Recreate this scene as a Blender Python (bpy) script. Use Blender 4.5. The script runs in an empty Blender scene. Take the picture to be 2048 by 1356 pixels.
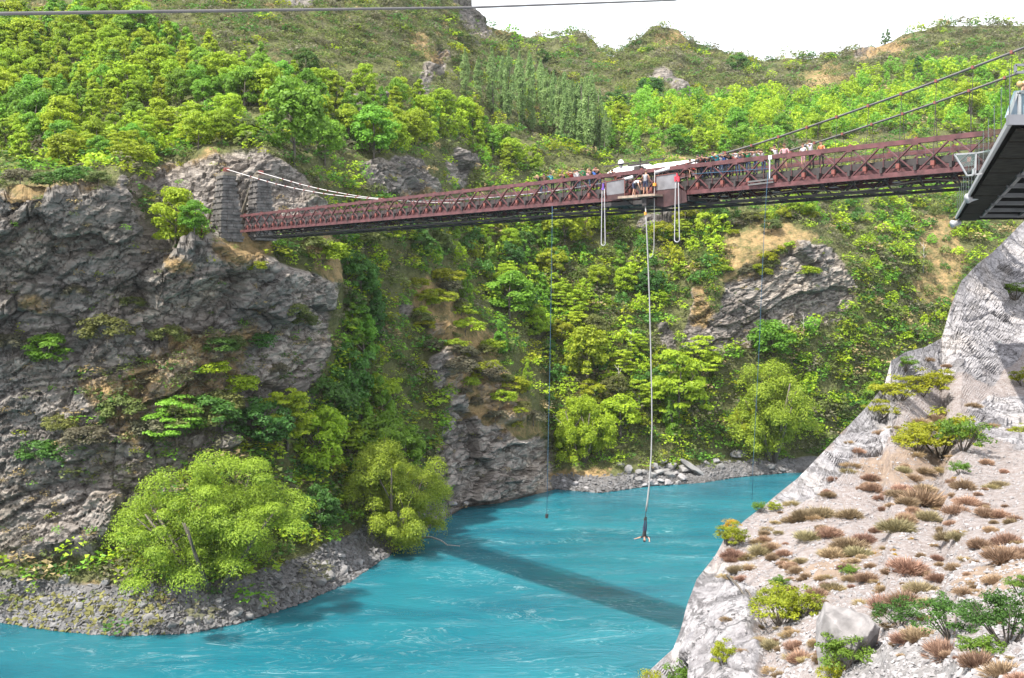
import bpy, math, random
import numpy as np
from mathutils import Vector, Matrix

S = bpy.context.scene
COL = S.collection
R = math.radians

# ------------------------------------------------------------------ camera, sky, sun, exposure
F = 2000.0          # focal length in pixels of the 2048 px wide photograph
CX, HY, CZ = 1024.0, 570.0, 36.0   # optical axis column, horizon row, eye height over the river

cam_d = bpy.data.cameras.new("camera")
cam_d.sensor_width = 36.0
cam_d.lens = 36.0 * F / 2048.0
cam_d.shift_y = -(678.0 - HY) / 2048.0
cam_d.clip_start, cam_d.clip_end = 0.3, 6000.0
cam = bpy.data.objects.new("camera", cam_d)
cam.location = (0, 0, CZ)
cam.rotation_euler = (R(90), 0, 0)
COL.objects.link(cam)
S.camera = cam

SUN_EL = R(57.4)
SUN_DIR = Vector((-0.775 * math.cos(SUN_EL), -0.632 * math.cos(SUN_EL), math.sin(SUN_EL)))
world = bpy.data.worlds.new("World")
S.world = world
world.use_nodes = True
wn, wl = world.node_tree.nodes, world.node_tree.links
wn.clear()
w_out = wn.new("ShaderNodeOutputWorld")
w_bg = wn.new("ShaderNodeBackground")
w_bg.inputs[1].default_value = 0.14
w_sky = wn.new("ShaderNodeTexSky")
w_sky.sky_type = 'NISHITA'
w_sky.sun_disc = False
w_sky.sun_elevation = SUN_EL
w_sky.sun_rotation = R(231)
w_sky.air_density, w_sky.dust_density = 1.0, 2.5
# thin bright overcast veil over the whole sky
w_mix = wn.new("ShaderNodeMix"); w_mix.data_type = 'RGBA'
w_tc = wn.new("ShaderNodeTexCoord")
w_no = wn.new("ShaderNodeTexNoise"); w_no.inputs["Scale"].default_value = 2.2; w_no.inputs["Detail"].default_value = 6
w_mp = wn.new("ShaderNodeMapRange")
w_mp.inputs[1].default_value, w_mp.inputs[2].default_value = 0.3, 0.7
w_mp.inputs[3].default_value, w_mp.inputs[4].default_value = 0.68, 0.92
wl.new(w_tc.outputs["Generated"], w_no.inputs["Vector"])
wl.new(w_no.outputs["Fac"], w_mp.inputs[0])
wl.new(w_mp.outputs[0], w_mix.inputs[0])
wl.new(w_sky.outputs[0], w_mix.inputs[6])
w_mix.inputs[7].default_value = (6.3, 6.4, 6.6, 1)
wl.new(w_mix.outputs[2], w_bg.inputs[0])
wl.new(w_bg.outputs[0], w_out.inputs[0])

sun_d = bpy.data.lights.new("sun", 'SUN')
sun_d.energy = 4.2
sun_d.angle = R(0.6)
sun_d.color = (1.0, 0.95, 0.86)
sun = bpy.data.objects.new("sun", sun_d)
sun.rotation_euler = (-SUN_DIR).to_track_quat('-Z', 'Y').to_euler()
sun.location = (-60, -20, 120)
COL.objects.link(sun)

S.view_settings.view_transform = 'Standard'
S.view_settings.look = 'None'
S.view_settings.exposure = 1.4
S.view_settings.gamma = 1.0
S.view_settings.use_curve_mapping = False
S.render.engine = 'CYCLES'
S.cycles.max_bounces = 6
S.cycles.diffuse_bounces = 3
S.cycles.glossy_bounces = 2
S.cycles.transmission_bounces = 4
S.cycles.transparent_max_bounces = 6
S.cycles.caustics_reflective = False
S.cycles.caustics_refractive = False

rng = np.random.default_rng(11)
random.seed(5)


def P(x, y, Z):
    """A place at distance Z along the view axis that the photograph shows at pixel x, y."""
    return np.array([(x - CX) / F * Z, Z, CZ - (y - HY) / F * Z])


# ------------------------------------------------------------------ noise (numpy)
def _hash(ix, iy, iz, seed):
    h = (ix.astype(np.int64) * 374761393 + iy.astype(np.int64) * 668265263 + iz.astype(np.int64) * 2147483647 + seed * 974634777) & 0xFFFFFFFF
    h = ((h ^ (h >> 13)) * 1274126177) & 0xFFFFFFFF
    h = h ^ (h >> 16)
    h = (h * 2246822519) & 0xFFFFFFFF
    return ((h ^ (h >> 15)) & 0xFFFFFF) / float(0xFFFFFF)


def vnoise(p, seed=0):
    i = np.floor(p).astype(np.int64)
    f = p - i
    u = f * f * f * (f * (f * 6 - 15) + 10)
    out = 0
    for dx in (0, 1):
        wx = u[:, 0] if dx else 1 - u[:, 0]
        for dy in (0, 1):
            wy = u[:, 1] if dy else 1 - u[:, 1]
            for dz in (0, 1):
                wz = u[:, 2] if dz else 1 - u[:, 2]
                out = out + wx * wy * wz * _hash(i[:, 0] + dx, i[:, 1] + dy, i[:, 2] + dz, seed)
    return out * 2 - 1


def fbm(p, octaves=4, seed=0, gain=0.5):
    a, t, s = 1.0, 0.0, 0.0
    for o in range(octaves):
        t = t + a * vnoise(p * (2.03 ** o) + o * 17.3, seed + o)
        s += a
        a *= gain
    return t / s


def worley(p, seed=0):
    """distance to the nearest cell point, gap to the second nearest, and the cell's own random number"""
    i = np.floor(p).astype(np.int64)
    f1 = np.full(len(p), 9.0); f2 = np.full(len(p), 9.0); cid = np.zeros(len(p))
    for dx in (-1, 0, 1):
        for dy in (-1, 0, 1):
            for dz in (-1, 0, 1):
                c = i + np.array([dx, dy, dz])
                q = np.stack([_hash(c[:, 0], c[:, 1], c[:, 2], seed + k) for k in (1, 2, 3)], 1) + c
                d = np.sqrt(((q - p) ** 2).sum(1))
                v = _hash(c[:, 0], c[:, 1], c[:, 2], seed + 9)
                near = d < f1
                f2 = np.where(near, f1, np.minimum(f2, d))
                cid = np.where(near, v, cid)
                f1 = np.where(near, d, f1)
    return f1, f2 - f1, cid


def inside(poly, x, y):
    poly = np.asarray(poly, float)
    res = np.zeros(np.shape(x), bool)
    j = len(poly) - 1
    for i in range(len(poly)):
        xi, yi = poly[i]; xj, yj = poly[j]
        if yi != yj:
            res ^= ((yi > y) != (yj > y)) & (x < (xj - xi) * (y - yi) / (yj - yi) + xi)
        j = i
    return res


# ------------------------------------------------------------------ mesh helpers
def big_mesh(name, verts, faces, mats=(), mat_idx=None, smooth=False):
    """verts (n,3), faces (m,k) all with k corners"""
    me = bpy.data.meshes.new(name)
    verts = np.ascontiguousarray(verts, np.float32); faces = np.ascontiguousarray(faces, np.int32)
    m, k = faces.shape
    me.vertices.add(len(verts)); me.vertices.foreach_set("co", verts.ravel())
    me.loops.add(m * k); me.loops.foreach_set("vertex_index", faces.ravel())
    me.polygons.add(m)
    me.polygons.foreach_set("loop_start", np.arange(0, m * k, k, dtype=np.int32))
    me.polygons.foreach_set("loop_total", np.full(m, k, np.int32))
    for mt in mats:
        me.materials.append(mt)
    if mat_idx is not None:
        me.polygons.foreach_set("material_index", np.asarray(mat_idx, np.int32))
    me.polygons.foreach_set("use_smooth", np.full(m, smooth, bool))
    me.update(calc_edges=True)
    me.validate()
    return me


class MB:
    """collects boxes, bars, tubes and patches; made into one mesh"""
    def __init__(self):
        self.v, self.f, self.m = [], [], []
        self.cur = 0

    def add(self, verts, faces):
        o = len(self.v)
        self.v.extend([tuple(map(float, q)) for q in verts])
        self.f.extend([tuple(o + i for i in f) for f in faces])
        self.m.extend([self.cur] * len(faces))
        return self

    def box(self, c, size, rz=0.0):
        cx, cy, cz = c; sx, sy, sz = [s / 2 for s in size]
        co, si = math.cos(rz), math.sin(rz)
        vs = []
        for dz in (-sz, sz):
            for dx, dy in ((-sx, -sy), (sx, -sy), (sx, sy), (-sx, sy)):
                vs.append((cx + dx * co - dy * si, cy + dx * si + dy * co, cz + dz))
        return self.add(vs, [(3, 2, 1, 0), (4, 5, 6, 7), (0, 1, 5, 4), (1, 2, 6, 5), (2, 3, 7, 6), (3, 0, 4, 7)])

    def bar(self, a, b, w, h, up=(0, 0, 1)):
        a, b = Vector(a), Vector(b)
        d = (b - a).normalized()
        s = d.cross(Vector(up))
        if s.length < 1e-4:
            s = d.cross(Vector((1, 0, 0)))
        s.normalize(); t = s.cross(d).normalized()
        vs = []
        for e in (a, b):
            for k, l in ((-1, -1), (1, -1), (1, 1), (-1, 1)):
                vs.append(e + s * (w / 2 * k) + t * (h / 2 * l))
        return self.add(vs, [(0, 1, 2, 3), (7, 6, 5, 4), (0, 4, 5, 1), (1, 5, 6, 2), (2, 6, 7, 3), (3, 7, 4, 0)])

    def tube(self, pts, rad, sides=6, cap=True):
        pts = [Vector(q) for q in pts]
        if not hasattr(rad, '__len__'):
            rad = [rad] * len(pts)
        vs, fs = [], []
        prev = None
        for i, q in enumerate(pts):
            d = (pts[min(i + 1, len(pts) - 1)] - pts[max(i - 1, 0)])
            d = d.normalized() if d.length > 1e-9 else Vector((0, 0, 1))
            if prev is None:
                s = d.cross(Vector((0, 0, 1)))
                if s.length < 1e-3:
                    s = d.cross(Vector((1, 0, 0)))
            else:
                s = prev - d * prev.dot(d)
            s.normalize(); prev = s
            t = d.cross(s)
            for k in range(sides):
                an = 2 * math.pi * k / sides
                vs.append(q + (s * math.cos(an) + t * math.sin(an)) * rad[i])
        for i in range(len(pts) - 1):
            for k in range(sides):
                a, b = i * sides + k, i * sides + (k + 1) % sides
                fs.append((a, b, b + sides, a + sides))
        if cap:
            fs.append(tuple(range(sides - 1, -1, -1)))
            fs.append(tuple(range((len(pts) - 1) * sides, len(pts) * sides)))
        return self.add(vs, fs)

    def mesh(self, name, *mats, smooth=False):
        me = bpy.data.meshes.new(name)
        me.from_pydata(self.v, [], self.f)
        for mt in mats:
            me.materials.append(mt)
        if len(mats) > 1:
            me.polygons.foreach_set("material_index", self.m)
        if smooth:
            me.polygons.foreach_set("use_smooth", [True] * len(me.polygons))
        me.update()
        return me


def link(name, data, parent=None, loc=None, rot=None, scale=None):
    o = bpy.data.objects.new(name, data)
    COL.objects.link(o)
    if parent is not None:
        o.parent = parent
    if loc is not None:
        o.location = loc
    if rot is not None:
        o.rotation_euler = rot
    if scale is not None:
        o.scale = scale if hasattr(scale, '__len__') else (scale,) * 3
    return o


def tag(o, label=None, cat=None, group=None, kind=None):
    for k, v in (("label", label), ("category", cat), ("group", group), ("kind", kind)):
        if v:
            o[k] = v
    return o


def empty(name, loc=(0, 0, 0), rz=0.0):
    o = link(name, None, loc=loc, rot=(0, 0, rz))
    o.empty_display_size = 0.2
    return o


# ------------------------------------------------------------------ materials
def nodes_of(name):
    m = bpy.data.materials.new(name)
    m.use_nodes = True
    nt = m.node_tree
    b = nt.nodes["Principled BSDF"]
    return m, nt.nodes, nt.links, b


def N(nd, kind, **kw):
    n = nd.new(kind)
    for k, v in kw.items():
        if k in n.inputs.keys() if hasattr(n, 'inputs') else False:
            n.inputs[k].default_value = v
        else:
            setattr(n, k, v)
    return n


def ramp(nd, stops, interp='LINEAR'):
    r = nd.new("ShaderNodeValToRGB")
    r.color_ramp.interpolation = interp
    e = r.color_ramp.elements
    while len(e) < len(stops):
        e.new(0.5)
    for el, (p, c) in zip(e, stops):
        el.position = p
        el.color = (c[0], c[1], c[2], 1) if len(c) == 3 else c
    return r


def mixrgb(nd, ln, fac, a, b, mode='MIX'):
    m = nd.new("ShaderNodeMix"); m.data_type = 'RGBA'; m.blend_type = mode
    if isinstance(fac, (int, float)):
        m.inputs[0].default_value = fac
    else:
        ln.new(fac, m.inputs[0])
    for sock, v in ((m.inputs[6], a), (m.inputs[7], b)):
        if isinstance(v, tuple):
            sock.default_value = (*v[:3], 1)
        else:
            ln.new(v, sock)
    return m.outputs[2]


def plain(name, col, rough=0.6, metal=0.0, vary=0.15, scale=3.0, bump=0.0, spec=0.4):
    m, nd, ln, b = nodes_of(name)
    tc = nd.new("ShaderNodeTexCoord")
    no = N(nd, "ShaderNodeTexNoise", Scale=scale, Detail=5.0)
    ln.new(tc.outputs["Object"], no.inputs["Vector"])
    lo = tuple(c * (1 - vary) for c in col); hi = tuple(min(1, c * (1 + vary)) for c in col)
    r = ramp(nd, [(0.3, lo), (0.7, hi)])
    ln.new(no.outputs["Fac"], r.inputs[0])
    ln.new(r.outputs[0], b.inputs["Base Color"])
    b.inputs["Roughness"].default_value = rough
    b.inputs["Metallic"].default_value = metal
    b.inputs["Specular IOR Level"].default_value = spec
    if bump:
        bp = N(nd, "ShaderNodeBump", Strength=bump, Distance=0.05)
        ln.new(no.outputs["Fac"], bp.inputs["Height"]); ln.new(bp.outputs[0], b.inputs["Normal"])
    return m


def leaf_mat(name, dark, light, hue_var=0.02, val_var=0.25, trans=0.45):
    """leaf faces: colour runs between two leaf colours by the leaf's own tint, shifted a little per plant"""
    m, nd, ln, b = nodes_of(name)
    at = nd.new("ShaderNodeAttribute"); at.attribute_name = "tint"
    mx = mixrgb(nd, ln, at.outputs["Fac"], dark, light)
    oi = nd.new("ShaderNodeObjectInfo")
    hs = nd.new("ShaderNodeHueSaturation")
    mh = nd.new("ShaderNodeMapRange"); mh.inputs[3].default_value = 0.5 - hue_var; mh.inputs[4].default_value = 0.5 + hue_var
    mv = nd.new("ShaderNodeMapRange"); mv.inputs[3].default_value = 1 - val_var; mv.inputs[4].default_value = 1 + val_var
    fr = nd.new("ShaderNodeMath"); fr.operation = 'FRACT'
    mu = nd.new("ShaderNodeMath"); mu.operation = 'MULTIPLY'; mu.inputs[1].default_value = 7.31
    ln.new(oi.outputs["Random"], mh.inputs[0]); ln.new(oi.outputs["Random"], mu.inputs[0]); ln.new(mu.outputs[0], fr.inputs[0]); ln.new(fr.outputs[0], mv.inputs[0])
    ln.new(mh.outputs[0], hs.inputs["Hue"]); ln.new(mv.outputs[0], hs.inputs["Value"])
    ln.new(mx, hs.inputs["Color"])
    ln.new(hs.outputs[0], b.inputs["Base Color"])
    b.inputs["Roughness"].default_value = 0.55
    b.inputs["Specular IOR Level"].default_value = 0.25
    tr = nd.new("ShaderNodeBsdfTranslucent")
    ln.new(hs.outputs[0], tr.inputs[0])
    ms = nd.new("ShaderNodeMixShader"); ms.inputs[0].default_value = trans
    out = nd["Material Output"]
    ln.new(b.outputs[0], ms.inputs[1]); ln.new(tr.outputs[0], ms.inputs[2]); ln.new(ms.outputs[0], out.inputs[0])
    return m


M = {}
M['lime'] = leaf_mat('lime_leaf', (0.135, 0.215, 0.012), (0.40, 0.52, 0.03), 0.015, 0.18)
M['fresh'] = leaf_mat('fresh_green_leaf', (0.08, 0.19, 0.016), (0.22, 0.41, 0.04), 0.015, 0.2)
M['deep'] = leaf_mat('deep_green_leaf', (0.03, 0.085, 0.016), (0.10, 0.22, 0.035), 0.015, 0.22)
M['olive'] = leaf_mat('olive_leaf', (0.07, 0.09, 0.025), (0.19, 0.22, 0.06), 0.03, 0.25)
M['greyscrub'] = leaf_mat('grey_scrub_leaf', (0.075, 0.073, 0.045), (0.19, 0.18, 0.11), 0.02, 0.22)
M['poplar'] = leaf_mat('poplar_leaf', (0.13, 0.23, 0.075), (0.36, 0.50, 0.19), 0.01, 0.12, 0.55)
M['willow'] = leaf_mat('willow_leaf', (0.11, 0.18, 0.016), (0.36, 0.47, 0.045), 0.01, 0.08)
M['yellow'] = leaf_mat('yellow_leaf', (0.12, 0.17, 0.008), (0.36, 0.37, 0.02), 0.015, 0.15)
M['orange'] = leaf_mat('orange_leaf', (0.26, 0.14, 0.01), (0.5, 0.30, 0.02), 0.01, 0.15)
M['thyme'] = leaf_mat('dry_brown_sprig', (0.16, 0.105, 0.07), (0.42, 0.29, 0.195), 0.025, 0.25, 0.25)
M['thyme_olive'] = leaf_mat('olive_brown_sprig', (0.14, 0.118, 0.068), (0.34, 0.28, 0.16), 0.02, 0.2, 0.25)
M['drygrass'] = leaf_mat('dry_grass_blade', (0.15, 0.11, 0.05), (0.36, 0.27, 0.14), 0.02, 0.2, 0.3)
M['russet'] = leaf_mat('russet_leaf', (0.14, 0.03, 0.012), (0.32, 0.07, 0.03), 0.01, 0.1)
M['bark'] = plain('bark', (0.10, 0.085, 0.07), 0.9, vary=0.4, scale=6)
M['greybark'] = plain('dead_grey_wood', (0.34, 0.31, 0.29), 0.9, vary=0.3, scale=6)


def terrain_material(name, stretch, rock_a, rock_b, rock_c, soil_a, soil_b, grass_a, grass_b, scale, gravel=(0.2, 0.19, 0.19)):
    m, nd, ln, b = nodes_of(name)
    tc = nd.new("ShaderNodeTexCoord")
    at = nd.new("ShaderNodeAttribute"); at.attribute_name = "mask"
    sp = nd.new("ShaderNodeSeparateColor")
    ln.new(at.outputs["Color"], sp.inputs[0])
    # strata: stretched, tilted noise
    mp = nd.new("ShaderNodeMapping"); mp.inputs["Rotation"].default_value = (R(20), R(-32), R(15)); mp.inputs["Scale"].default_value = (stretch * scale, stretch * scale, 1.5 * scale)
    ln.new(tc.outputs["Object"], mp.inputs["Vector"])
    st = N(nd, "ShaderNodeTexNoise", Scale=1.0, Detail=8.0, Roughness=0.65, Distortion=0.6)
    ln.new(mp.outputs[0], st.inputs["Vector"])
    big = N(nd, "ShaderNodeTexNoise", Scale=0.09 * scale, Detail=5.0, Roughness=0.6)
    ln.new(tc.outputs["Object"], big.inputs["Vector"])
    fine = N(nd, "ShaderNodeTexNoise", Scale=1.6 * scale, Detail=7.0, Roughness=0.75)
    ln.new(tc.outputs["Object"], fine.inputs["Vector"])
    r1 = ramp(nd, [(0.28, rock_a), (0.5, rock_b), (0.74, rock_c)])
    ln.new(st.outputs["Fac"], r1.inputs[0])
    r2 = ramp(nd, [(0.3, (0.62, 0.61, 0.62)), (0.5, (1, 1, 1)), (0.72, (1.18, 1.1, 0.98))])
    ln.new(big.outputs["Fac"], r2.inputs[0])
    rock = mixrgb(nd, ln, 1.0, r1.outputs[0], r2.outputs[0], 'MULTIPLY')
    r3 = ramp(nd, [(0.3, (0.6, 0.6, 0.6)), (0.62, (1.12, 1.12, 1.12))])
    ln.new(fine.outputs["Fac"], r3.inputs[0])
    rock = mixrgb(nd, ln, 0.75, rock, r3.outputs[0], 'MULTIPLY')
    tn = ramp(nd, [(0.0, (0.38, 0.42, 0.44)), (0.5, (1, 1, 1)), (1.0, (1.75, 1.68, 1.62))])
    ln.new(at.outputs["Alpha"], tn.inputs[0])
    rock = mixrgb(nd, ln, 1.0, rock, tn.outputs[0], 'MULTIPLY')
    # fractures: two sets of joints, dark with dirt and shade plants, also cut into the relief
    wv = nd.new("ShaderNodeVectorMath"); wv.operation = 'MULTIPLY_ADD'; wv.inputs[1].default_value = (1.6 / scale, 1.6 / scale, 1.6 / scale)
    ln.new(fine.outputs["Color"], wv.inputs[0]); ln.new(tc.outputs["Object"], wv.inputs[2])
    mp2 = nd.new("ShaderNodeMapping"); mp2.inputs["Rotation"].default_value = (R(35), R(-28), R(20)); mp2.inputs["Scale"].default_value = (0.6, 0.6, 1.5)
    ln.new(wv.outputs[0], mp2.inputs["Vector"])
    crk = None
    for sc_, wd_ in (((0.17, 0.035), (0.5, 0.03)) if scale < 2 else ((0.4, 0.03), (1.1, 0.025))):
        vo = nd.new("ShaderNodeTexVoronoi"); vo.feature = 'DISTANCE_TO_EDGE'; vo.inputs["Scale"].default_value = sc_
        ln.new(mp2.outputs[0], vo.inputs["Vector"])
        mr = nd.new("ShaderNodeMapRange"); mr.inputs[1].default_value = 0.0; mr.inputs[2].default_value = wd_; mr.inputs[3].default_value = 0.0; mr.inputs[4].default_value = 1.0
        ln.new(vo.outputs["Distance"], mr.inputs[0])
        if crk is None:
            crk = mr.outputs[0]
        else:
            mm = nd.new("ShaderNodeMath"); mm.operation = 'MULTIPLY'; ln.new(crk, mm.inputs[0]); ln.new(mr.outputs[0], mm.inputs[1]); crk = mm.outputs[0]
    cr = ramp(nd, [(0.0, (0.42, 0.40, 0.38)), (0.8, (1, 1, 1))])
    ln.new(crk, cr.inputs[0])
    rock = mixrgb(nd, ln, 0.8 if scale < 2 else 0.3, rock, cr.outputs[0], 'MULTIPLY')
    # soil under the scrub
    s1 = ramp(nd, [(0.32, soil_a), (0.66, soil_b)])
    ln.new(fine.outputs["Fac"], s1.inputs[0])
    g1 = ramp(nd, [(0.3, grass_a), (0.68, grass_b)])
    gm = N(nd, "ShaderNodeTexNoise", Scale=0.7 * scale, Detail=8.0, Roughness=0.75)
    ln.new(tc.outputs["Object"], gm.inputs["Vector"])
    ln.new(gm.outputs["Fac"], g1.inputs[0])
    gv = ramp(nd, [(0.3, tuple(c * 0.45 for c in gravel)), (0.7, tuple(c * 1.5 for c in gravel))])
    ln.new(fine.outputs["Fac"], gv.inputs[0])

    def soft(sock, lo, hi, amt):
        a = nd.new("ShaderNodeMath"); a.operation = 'MULTIPLY_ADD'; a.inputs[1].default_value = amt; a.inputs[2].default_value = -amt / 2
        ln.new(gm.outputs["Fac"], a.inputs[0])
        c = nd.new("ShaderNodeMath"); c.operation = 'ADD'
        ln.new(sock, c.inputs[0]); ln.new(a.outputs[0], c.inputs[1])
        r = nd.new("ShaderNodeMapRange"); r.inputs[1].default_value = lo; r.inputs[2].default_value = hi
        ln.new(c.outputs[0], r.inputs[0])
        return r.outputs[0]
    col = mixrgb(nd, ln, soft(sp.outputs[0], 0.35, 0.6, 0.8), s1.outputs[0], rock)
    col = mixrgb(nd, ln, soft(sp.outputs[1], 0.35, 0.95, 2.2), col, g1.outputs[0])
    col = mixrgb(nd, ln, soft(sp.outputs[2], 0.35, 0.6, 0.5), col, gv.outputs[0])
    ge = nd.new("ShaderNodeNewGeometry"); sx = nd.new("ShaderNodeSeparateXYZ"); ln.new(ge.outputs["Position"], sx.inputs[0])
    wt = nd.new("ShaderNodeMapRange"); wt.inputs[1].default_value = 0.15; wt.inputs[2].default_value = 0.8; wt.inputs[3].default_value = 0.8; wt.inputs[4].default_value = 0.0
    ln.new(sx.outputs[2], wt.inputs[0])
    wet = mixrgb(nd, ln, 1.0, col, (0.35, 0.35, 0.33), 'MULTIPLY')
    col = mixrgb(nd, ln, wt.outputs[0], col, wet)
    ln.new(col, b.inputs["Base Color"])
    b.inputs["Roughness"].default_value = 0.92
    b.inputs["Specular IOR Level"].default_value = 0.15
    ad = nd.new("ShaderNodeMath"); ad.operation = 'MULTIPLY_ADD'; ad.inputs[1].default_value = 0.5
    ln.new(fine.outputs["Fac"], ad.inputs[0]); ln.new(st.outputs["Fac"], ad.inputs[2])
    ck = nd.new('ShaderNodeMath'); ck.operation = 'MULTIPLY'; ln.new(crk, ck.inputs[0]); ln.new(sp.outputs[0], ck.inputs[1])
    a2 = nd.new('ShaderNodeMath'); a2.operation = 'MULTIPLY_ADD'; a2.inputs[1].default_value = 0.5; ln.new(ck.outputs[0], a2.inputs[0]); ln.new(ad.outputs[0], a2.inputs[2])
    bp = N(nd, "ShaderNodeBump", Strength=0.9, Distance=0.35 / scale)
    ln.new(a2.outputs[0], bp.inputs["Height"]); ln.new(bp.outputs[0], b.inputs["Normal"])
    return m


M['far_ground'] = terrain_material('gorge_ground', 0.42, (0.075, 0.067, 0.062), (0.165, 0.15, 0.138), (0.30, 0.275, 0.25),
                                   (0.04, 0.045, 0.018), (0.11, 0.115, 0.045), (0.115, 0.085, 0.04), (0.30, 0.205, 0.10), 1.0, (0.11, 0.105, 0.105))
M['near_ground'] = terrain_material('pale_slope_ground', 1.1, (0.15, 0.143, 0.15), (0.29, 0.28, 0.29), (0.39, 0.375, 0.39),
                                    (0.15, 0.118, 0.105), (0.27, 0.25, 0.25), (0.15, 0.105, 0.075), (0.26, 0.205, 0.165), 3.0, (0.20, 0.19, 0.19))
M['boulder'] = plain('grey_boulder', (0.17, 0.165, 0.165), 0.9, vary=0.45, scale=1.2, bump=0.6)
M['pale_boulder'] = plain('pale_boulder', (0.22, 0.21, 0.215), 0.9, vary=0.3, scale=2.2, bump=0.8)
M['rough_boulder'] = plain('rough_pale_boulder', (0.17, 0.16, 0.16), 0.95, vary=0.35, scale=5.0, bump=1.0)
M['wet_stone'] = plain('shore_stone', (0.115, 0.112, 0.114), 0.8, vary=0.5, scale=0.6, bump=0.4)
M['moss'] = plain('mossy_stone', (0.12, 0.115, 0.035), 0.9, vary=0.4, scale=0.8, bump=0.4)
M['maroon'] = plain('maroon_paint', (0.08, 0.029, 0.031), 0.6, vary=0.42, scale=2.2)
M['dark_maroon'] = plain('dark_maroon_board', (0.045, 0.02, 0.021), 0.7, vary=0.35, scale=2.0)
M['rust'] = plain('red_fitting', (0.15, 0.045, 0.036), 0.6, vary=0.2)
M['dark_steel'] = plain('dark_timber', (0.035, 0.03, 0.03), 0.8, vary=0.3)
M['deck'] = plain('deck_boards', (0.10, 0.085, 0.075), 0.85, vary=0.4, scale=4)
M['cable_grey'] = plain('cable_steel', (0.11, 0.105, 0.105), 0.55, 0.3, vary=0.15)
M['cable_white'] = plain('pale_cable', (0.40, 0.385, 0.385), 0.6, vary=0.1)
M['silver'] = plain('silver_pipe', (0.62, 0.62, 0.65), 0.4, 0.5, vary=0.1)
M['stone_block'] = plain('schist_block', (0.092, 0.085, 0.082), 0.92, vary=0.55, scale=1.4, bump=0.7)
M['concrete'] = plain('weathered_concrete', (0.15, 0.13, 0.105), 0.9, vary=0.25)
M['white_cloth'] = plain('white_canopy', (0.6, 0.6, 0.61), 0.7, vary=0.04, scale=1.0)
M['screen'] = plain('grey_screen_sheet', (0.135, 0.13, 0.14), 0.5, vary=0.28, scale=1.6)
M['plank'] = plain('timber_plank', (0.24, 0.18, 0.14), 0.85, vary=0.3)
M['white_rope'] = plain('white_bungy_cord', (0.33, 0.325, 0.34), 0.8, vary=0.06)
M['grey_rope'] = plain('pale_grey_cord', (0.26, 0.255, 0.255), 0.8, vary=0.08)
M['blue_rope'] = plain('blue_rope', (0.025, 0.075, 0.13), 0.7, vary=0.1)
M['red_web'] = plain('red_webbing', (0.45, 0.03, 0.05), 0.7)
M['purple'] = plain('purple_webbing', (0.13, 0.06, 0.32), 0.7)
M['orange_fit'] = plain('orange_fitting', (0.65, 0.25, 0.04), 0.6)
M['black'] = plain('black_rubber', (0.02, 0.02, 0.022), 0.7)
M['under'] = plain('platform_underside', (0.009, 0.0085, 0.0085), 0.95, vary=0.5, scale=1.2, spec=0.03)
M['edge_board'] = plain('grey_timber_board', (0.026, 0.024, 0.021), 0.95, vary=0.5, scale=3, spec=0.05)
M['steel_beam'] = plain('galvanised_beam', (0.10, 0.105, 0.11), 0.5, 0.35, vary=0.15)
M['fascia'] = plain('grey_fascia', (0.13, 0.135, 0.15), 0.5, vary=0.1)
M['white_steel'] = plain('white_edge_steel', (0.30, 0.305, 0.32), 0.45, vary=0.06)
M['bluegrey'] = plain('pale_blue_panel', (0.20, 0.26, 0.32), 0.5, vary=0.1)
M['netwire'] = plain('net_wire', (0.34, 0.33, 0.34), 0.6, 0.3)


def glass_mat():
    m, nd, ln, b = nodes_of('balustrade_glass')
    b.inputs["Base Color"].default_value = (0.75, 0.88, 0.84, 1)
    b.inputs["Roughness"].default_value = 0.05
    tr = nd.new("ShaderNodeBsdfTransparent"); tr.inputs[0].default_value = (0.82, 0.9, 0.87, 1)
    gl = nd.new("ShaderNodeBsdfGlossy"); gl.inputs[1].default_value = 0.06
    ms = nd.new("ShaderNodeMixShader"); ms.inputs[0].default_value = 0.1
    ln.new(tr.outputs[0], ms.inputs[1]); ln.new(gl.outputs[0], ms.inputs[2])
    ln.new(ms.outputs[0], nd["Material Output"].inputs[0])
    return m


M['glass'] = glass_mat()


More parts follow.
